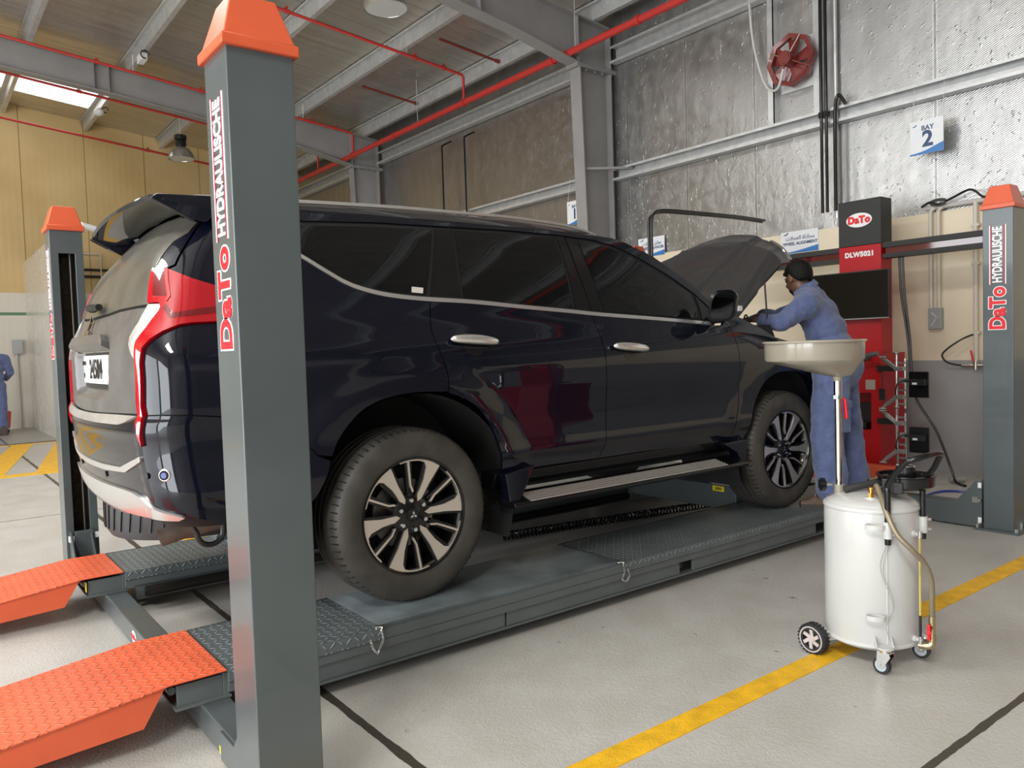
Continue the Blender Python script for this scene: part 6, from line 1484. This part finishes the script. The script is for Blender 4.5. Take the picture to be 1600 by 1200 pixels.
# hair: cap with a short fringe, clear of face and ears
hb = MB(); n = 40
def hair_pt(a, t):
    an = 2*PI*a; fr = math.cos(an)                       # 1 = forehead
    lim = math.radians(94-32*sstep(.25, .9, fr)+44*sstep(-.1, .75, -fr)-14*math.exp(-((fr-.06)/.14)**2))
    ph = lim*t; k = 1+.035*noise.noise(Vector((math.sin(an)*3, fr*3, ph*4)))
    return at(math.sin(an)*.079*math.sin(ph)*k, -.014+fr*.100*math.sin(ph)*k, .028+.096*math.cos(ph)*k*(1.12 if ph > PI/2 else 1))
hb.grid(hair_pt, n, 12, closeu=True); ho2 = hb.build('hair', M_HAIR, MAN)
md = ho2.modifiers.new('t', 'SOLIDIFY'); md.thickness = .016; md.offset = -.2
MB().tube(curve_pts([at(-.04, .074, .072), at(.0, .088, .078), at(.045, .074, .072)], 5), .016, 8, rad=[.006]+[.014]*9+[.006]).build('hair_fringe', M_HAIR, MAN)
for sx in (-1, 1):
    MB().ball(at(sx*.030, .083, .017), (.0085, .0085, .0085), 12, 8).build('eye', mat('eye', (.05, .03, .025), .15), MAN)
    MB().tube([at(sx*.016, .084, .034), at(sx*.034, .080, .038), at(sx*.050, .068, .033)], .0045, 6).build('eyebrow', M_HAIR, MAN)
bd = MB(); bd.grid(lambda a, t: at(math.sin(lerp(-1.3, 1.3, a))*(.060-.012*t), .020+math.cos(lerp(-1.3, 1.3, a))*(.070-.024*t), lerp(-.062, -.100, t)), 24, 7)
bo = bd.build('beard', M_HAIR, MAN); md = bo.modifiers.new('t', 'SOLIDIFY'); md.thickness = .003; md.offset = 1
# coverall
def folds(sc, amp):
    def f(p):
        a = noise.noise(Vector((p.x*5*sc, p.y*5*sc, p.z*7*sc))); b_ = noise.noise(Vector((p.x*13*sc+3, p.y*13*sc, p.z*9*sc)))
        w1 = math.sin(34*(p.z*.75+p.x*.55-p.y*.3)+5*noise.noise(p*4)); w2 = math.sin(27*(p.z*.9-p.x*.4)+6*noise.noise(p*3+Vector((7, 0, 0))))
        rid = 1-abs(noise.noise(Vector((p.x*6+p.z*4, p.y*6+p.z*3, p.z*9-p.x*5)))*2)
        return amp*(a*.8+b_*.35)+amp*.55*max(0, rid-.55)+amp*.42*max(0, w1)**2*(.5+a)+amp*.30*max(0, w2)**2*(.5-a)
    return f
c = MB(); g = .022
path_limb(c, [hipL+Vector((0, 0, -.01)), knL, anL+Vector((0, 0, .10)), anL+Vector((0, 0, .005))], [.118, .102, .098, .098]); path_limb(c, [hipR+Vector((0, 0, -.01)), knR, anR+Vector((0, 0, .10)), anR+Vector((0, 0, -.035))], [.118, .100, .096, .096])
c.ball(pel+Vector((0, -.030, -.015)), (.180, .128, .150), 24, 14); c.ball(pel+Vector((0, -.022, .07)), (.172, .122, .12), 24, 14); c.ball(hipL+Vector((.01, -.015, .0)), .108, 18, 10); c.ball(hipR+Vector((0, -.015, .0)), .108, 18, 10)
RT = Matrix.Rotation(math.radians(17), 3, 'Z')
for t, rx, ry, rz_ in ((.0, .168, .128, .12), (.33, .178, .130, .13), (.66, .183, .132, .13), (1., .190, .130, .115)): c.ball(pel.lerp(che, t)+Vector((.01*math.sin(PI*t), -.012*math.sin(PI*t), 0)), (rx, ry, rz_), 24, 14, RT)
c.ball(che.lerp(nk0, .45), (.165, .110, .085), 24, 12, RT); c.ball(che+Vector((.055, .0, -.06)), (.155, .125, .13), 20, 12, RT); path_limb(c, [che, nk0, nk0+Vector((-.012, .008, .015))], [.11, .088, .084]); path_limb(c, [shL.lerp(nk0, .15), nk0.lerp(che, .12), shR.lerp(nk0, .15)], [.085, .088, .085])
path_limb(c, [che.lerp(shL, .6), shL, elL, elL.lerp(wrL, .85)], [.09, .083, .060, .046]); path_limb(c, [che.lerp(shR, .6), shR, elR, elR.lerp(wrR, .85)], [.09, .083, .060, .046])
co = fuse(c, 'coverall', M_CLOTH, MAN, .0095, 9, .5, folds(1., .015))
MB().lathe([(.082, 0), (.078, .02), (.070, .040), (.064, .044), (.064, .012)], nk0+Vector((-.002, -.002, .034)), nk1-nk0+Vector((0, 0, .02)), 24, caps=False).build('collar', M_CLOTH, co)
pk = MB(); pk.box((2.965, -.262, .70), (3.115, -.225, .87)); pk.build('cargo_pocket', M_CLOTH, co, bevel=.012); pf = MB().box((2.958, -.268, .855), (3.122, -.222, .905)).build('pocket_flap', M_CLOTH, co, bevel=.008)
MB().tube([elL.lerp(wrL, .80), elL.lerp(wrL, .88)], .047, 16).build('cuff', M_CLOTH, co)
MB().tube([wrL.lerp(elL, .06)+Vector((0, -.004, 0)), wrL.lerp(elL, .14)], .030, 18).build('wrist_band', mat('pale_wrist_band', (.42, .42, .42), .4), MAN)
shoe('shoe', (2.875, -.035, 0), (3.085, -.225, 0), MAN, Z); shoe('shoe', (3.28, .075, 0), (3.45, -.150, 0), MAN, Z)
# --- second person, mostly outside the left edge by the tiled partition
M2 = thing('person', 'person in blue coverall cut off by the left picture edge', 'person', (-.50, 14.2, 0))
def q2(x, y, z): return Vector((-.50+x, 14.2+y, z))
b = MB(); path_limb(b, [q2(-.09, 0, .88), q2(-.10, 0, .48), q2(-.10, 0, .10)], [.08, .055, .038]); path_limb(b, [q2(.09, 0, .88), q2(.10, 0, .48), q2(.10, 0, .10)], [.08, .055, .038])
path_limb(b, [q2(0, 0, .95), q2(0, 0, 1.15), q2(0, .01, 1.36), q2(0, .02, 1.50), q2(0, .02, 1.58)], [.12, .11, .125, .06, .05])
path_limb(b, [q2(0, .01, 1.42), q2(.19, .01, 1.40), q2(.27, .05, 1.14), q2(.20, .25, 1.02)], [.07, .055, .04, .027]); path_limb(b, [q2(0, .01, 1.42), q2(-.19, .01, 1.40), q2(-.27, .05, 1.14), q2(-.20, .25, 1.02)], [.07, .055, .04, .027])
hand(b, q2(.20, .25, 1.02), (-.3, 1, -.1), 1, (0, 0, 1), .5); hand(b, q2(-.20, .25, 1.02), (.3, 1, -.1), -1, (0, 0, 1), .5)
at2, _r = head_parts(b, q2(0, .03, 1.665), (0, 1, -.15), (0, .15, 1)); fuse(b, 'body', M_SKIN, M2, .009, 3)
MB().ball(at2(0, -.020, .048), (.083, .100, .078), 20, 12).build('hair', M_HAIR, M2)
c = MB(); path_limb(c, [q2(-.09, 0, .88), q2(-.10, 0, .48), q2(-.10, 0, .09)], [.11, .088, .085]); path_limb(c, [q2(.09, 0, .88), q2(.10, 0, .48), q2(.10, 0, .09)], [.11, .088, .085])
for t in (0, .33, .66, 1): c.ball(q2(0, 0, lerp(.95, 1.36, t)), (.17+.02*t, .125, .13), 20, 12)
path_limb(c, [q2(0, .01, 1.42), q2(.19, .01, 1.40), q2(.27, .05, 1.14), q2(.215, .21, 1.04)], [.10, .085, .065, .05]); path_limb(c, [q2(0, .01, 1.42), q2(-.19, .01, 1.40), q2(-.27, .05, 1.14), q2(-.215, .21, 1.04)], [.10, .085, .065, .05])
fuse(c, 'coverall', M_CLOTH, M2, .014, 5, .5, folds(1., .010))
shoe('shoe', (-.60, 14.33, 0), (-.60, 14.08, 0), M2, 0); shoe('shoe', (-.40, 14.33, 0), (-.40, 14.08, 0), M2, 0)
t = thing('tool_trolley', 'orange trolley beside the person at the left picture edge', 'trolley', (-.36, 14.6, 0))
MB().prism([(-.22, .10), (.10, .10), (.13, .42), (-.22, .42)], (-.36, 14.45, 0), (1, 0, 0), (0, 0, 1), (0, .35, 0)).build('bin', M_ORANGE, t, bevel=.02)
for x in (-.52, -.32): MB().cyl((x, 14.50, .05), (x, 14.54, .05), .05, n=16).build('wheel', M_RUBBER, t); MB().cyl((x, 14.72, .05), (x, 14.76, .05), .05, n=16).build('wheel', M_RUBBER, t)
# ================================================================ tyre changer beside the bay (seen mirrored in the car doors)
t = thing('tyre_changer', 'red tyre changer outside the frame, mirrored in the car doors', 'machine', (3.1, -2.95, 0))
MB().box((3.25, -3.75, .03), (4.0, -3.05, .62)).build('base_cabinet', M_CRED, t, bevel=.05, seg=3)
MB().cyl((3.60, -3.40, .62), (3.60, -3.40, .72), .10, n=24).cyl((3.60, -3.40, .72), (3.60, -3.40, .75), .26, n=40).build('turntable', M_BLACK, t)
for k in range(4): a = PI/2*k+.4; MB().box((3.60+.2*math.cos(a)-.04, -3.40+.2*math.sin(a)-.04, .75), (3.60+.2*math.cos(a)+.04, -3.40+.2*math.sin(a)+.04, .80)).build('jaw', M_CHROME, t, bevel=.008)
col = smooth2([(-.30, .03), (.28, .03), (.22, .35), (.20, .75), (.34, 1.05), (.33, 1.35), (.12, 1.58), (-.15, 1.62), (-.36, 1.48), (-.34, 1.15), (-.17, .80), (-.20, .40), (-.30, .03)], 5)[:-1]
MB().prism(col, (2.95, -2.95, 0), (.78, -.62, 0), (0, 0, 1), (.20, .25, 0)).build('column', M_CRED, t, bevel=.03, seg=3)
MB().bar((3.00, -2.86, 1.50), (3.55, -3.36, 1.50), .10, .10).build('arm', M_CBLK, t, bevel=.01)
MB().cyl((3.58, -3.38, .84), (3.58, -3.38, 1.62), .025, n=14).build('mount_head_shaft', M_CHROME, t)
pn = Vector((.62, .78, 0))*.0; lb = lambda u, z: Vector((2.95+.20, -2.95+.25, 0))+Vector((.78, -.62, 0))*u+Vector((.004, .005, z))
for nm, z0, z1, mm in (('yellow_label', 1.30, 1.34, M_YEL), ('white_label', 1.20, 1.295, M_WHITE)):
    b = MB(); q = [lb(-.05, z0), lb(.17, z0), lb(.17, z1), lb(-.05, z1)]; d = Vector((.002, .0025, 0)); b.add(q+[p+d for p in q], [(3, 2, 1, 0), (4, 5, 6, 7), (0, 1, 5, 4), (1, 2, 6, 5), (2, 3, 7, 6), (3, 0, 4, 7)]); b.build(nm, mm, t)
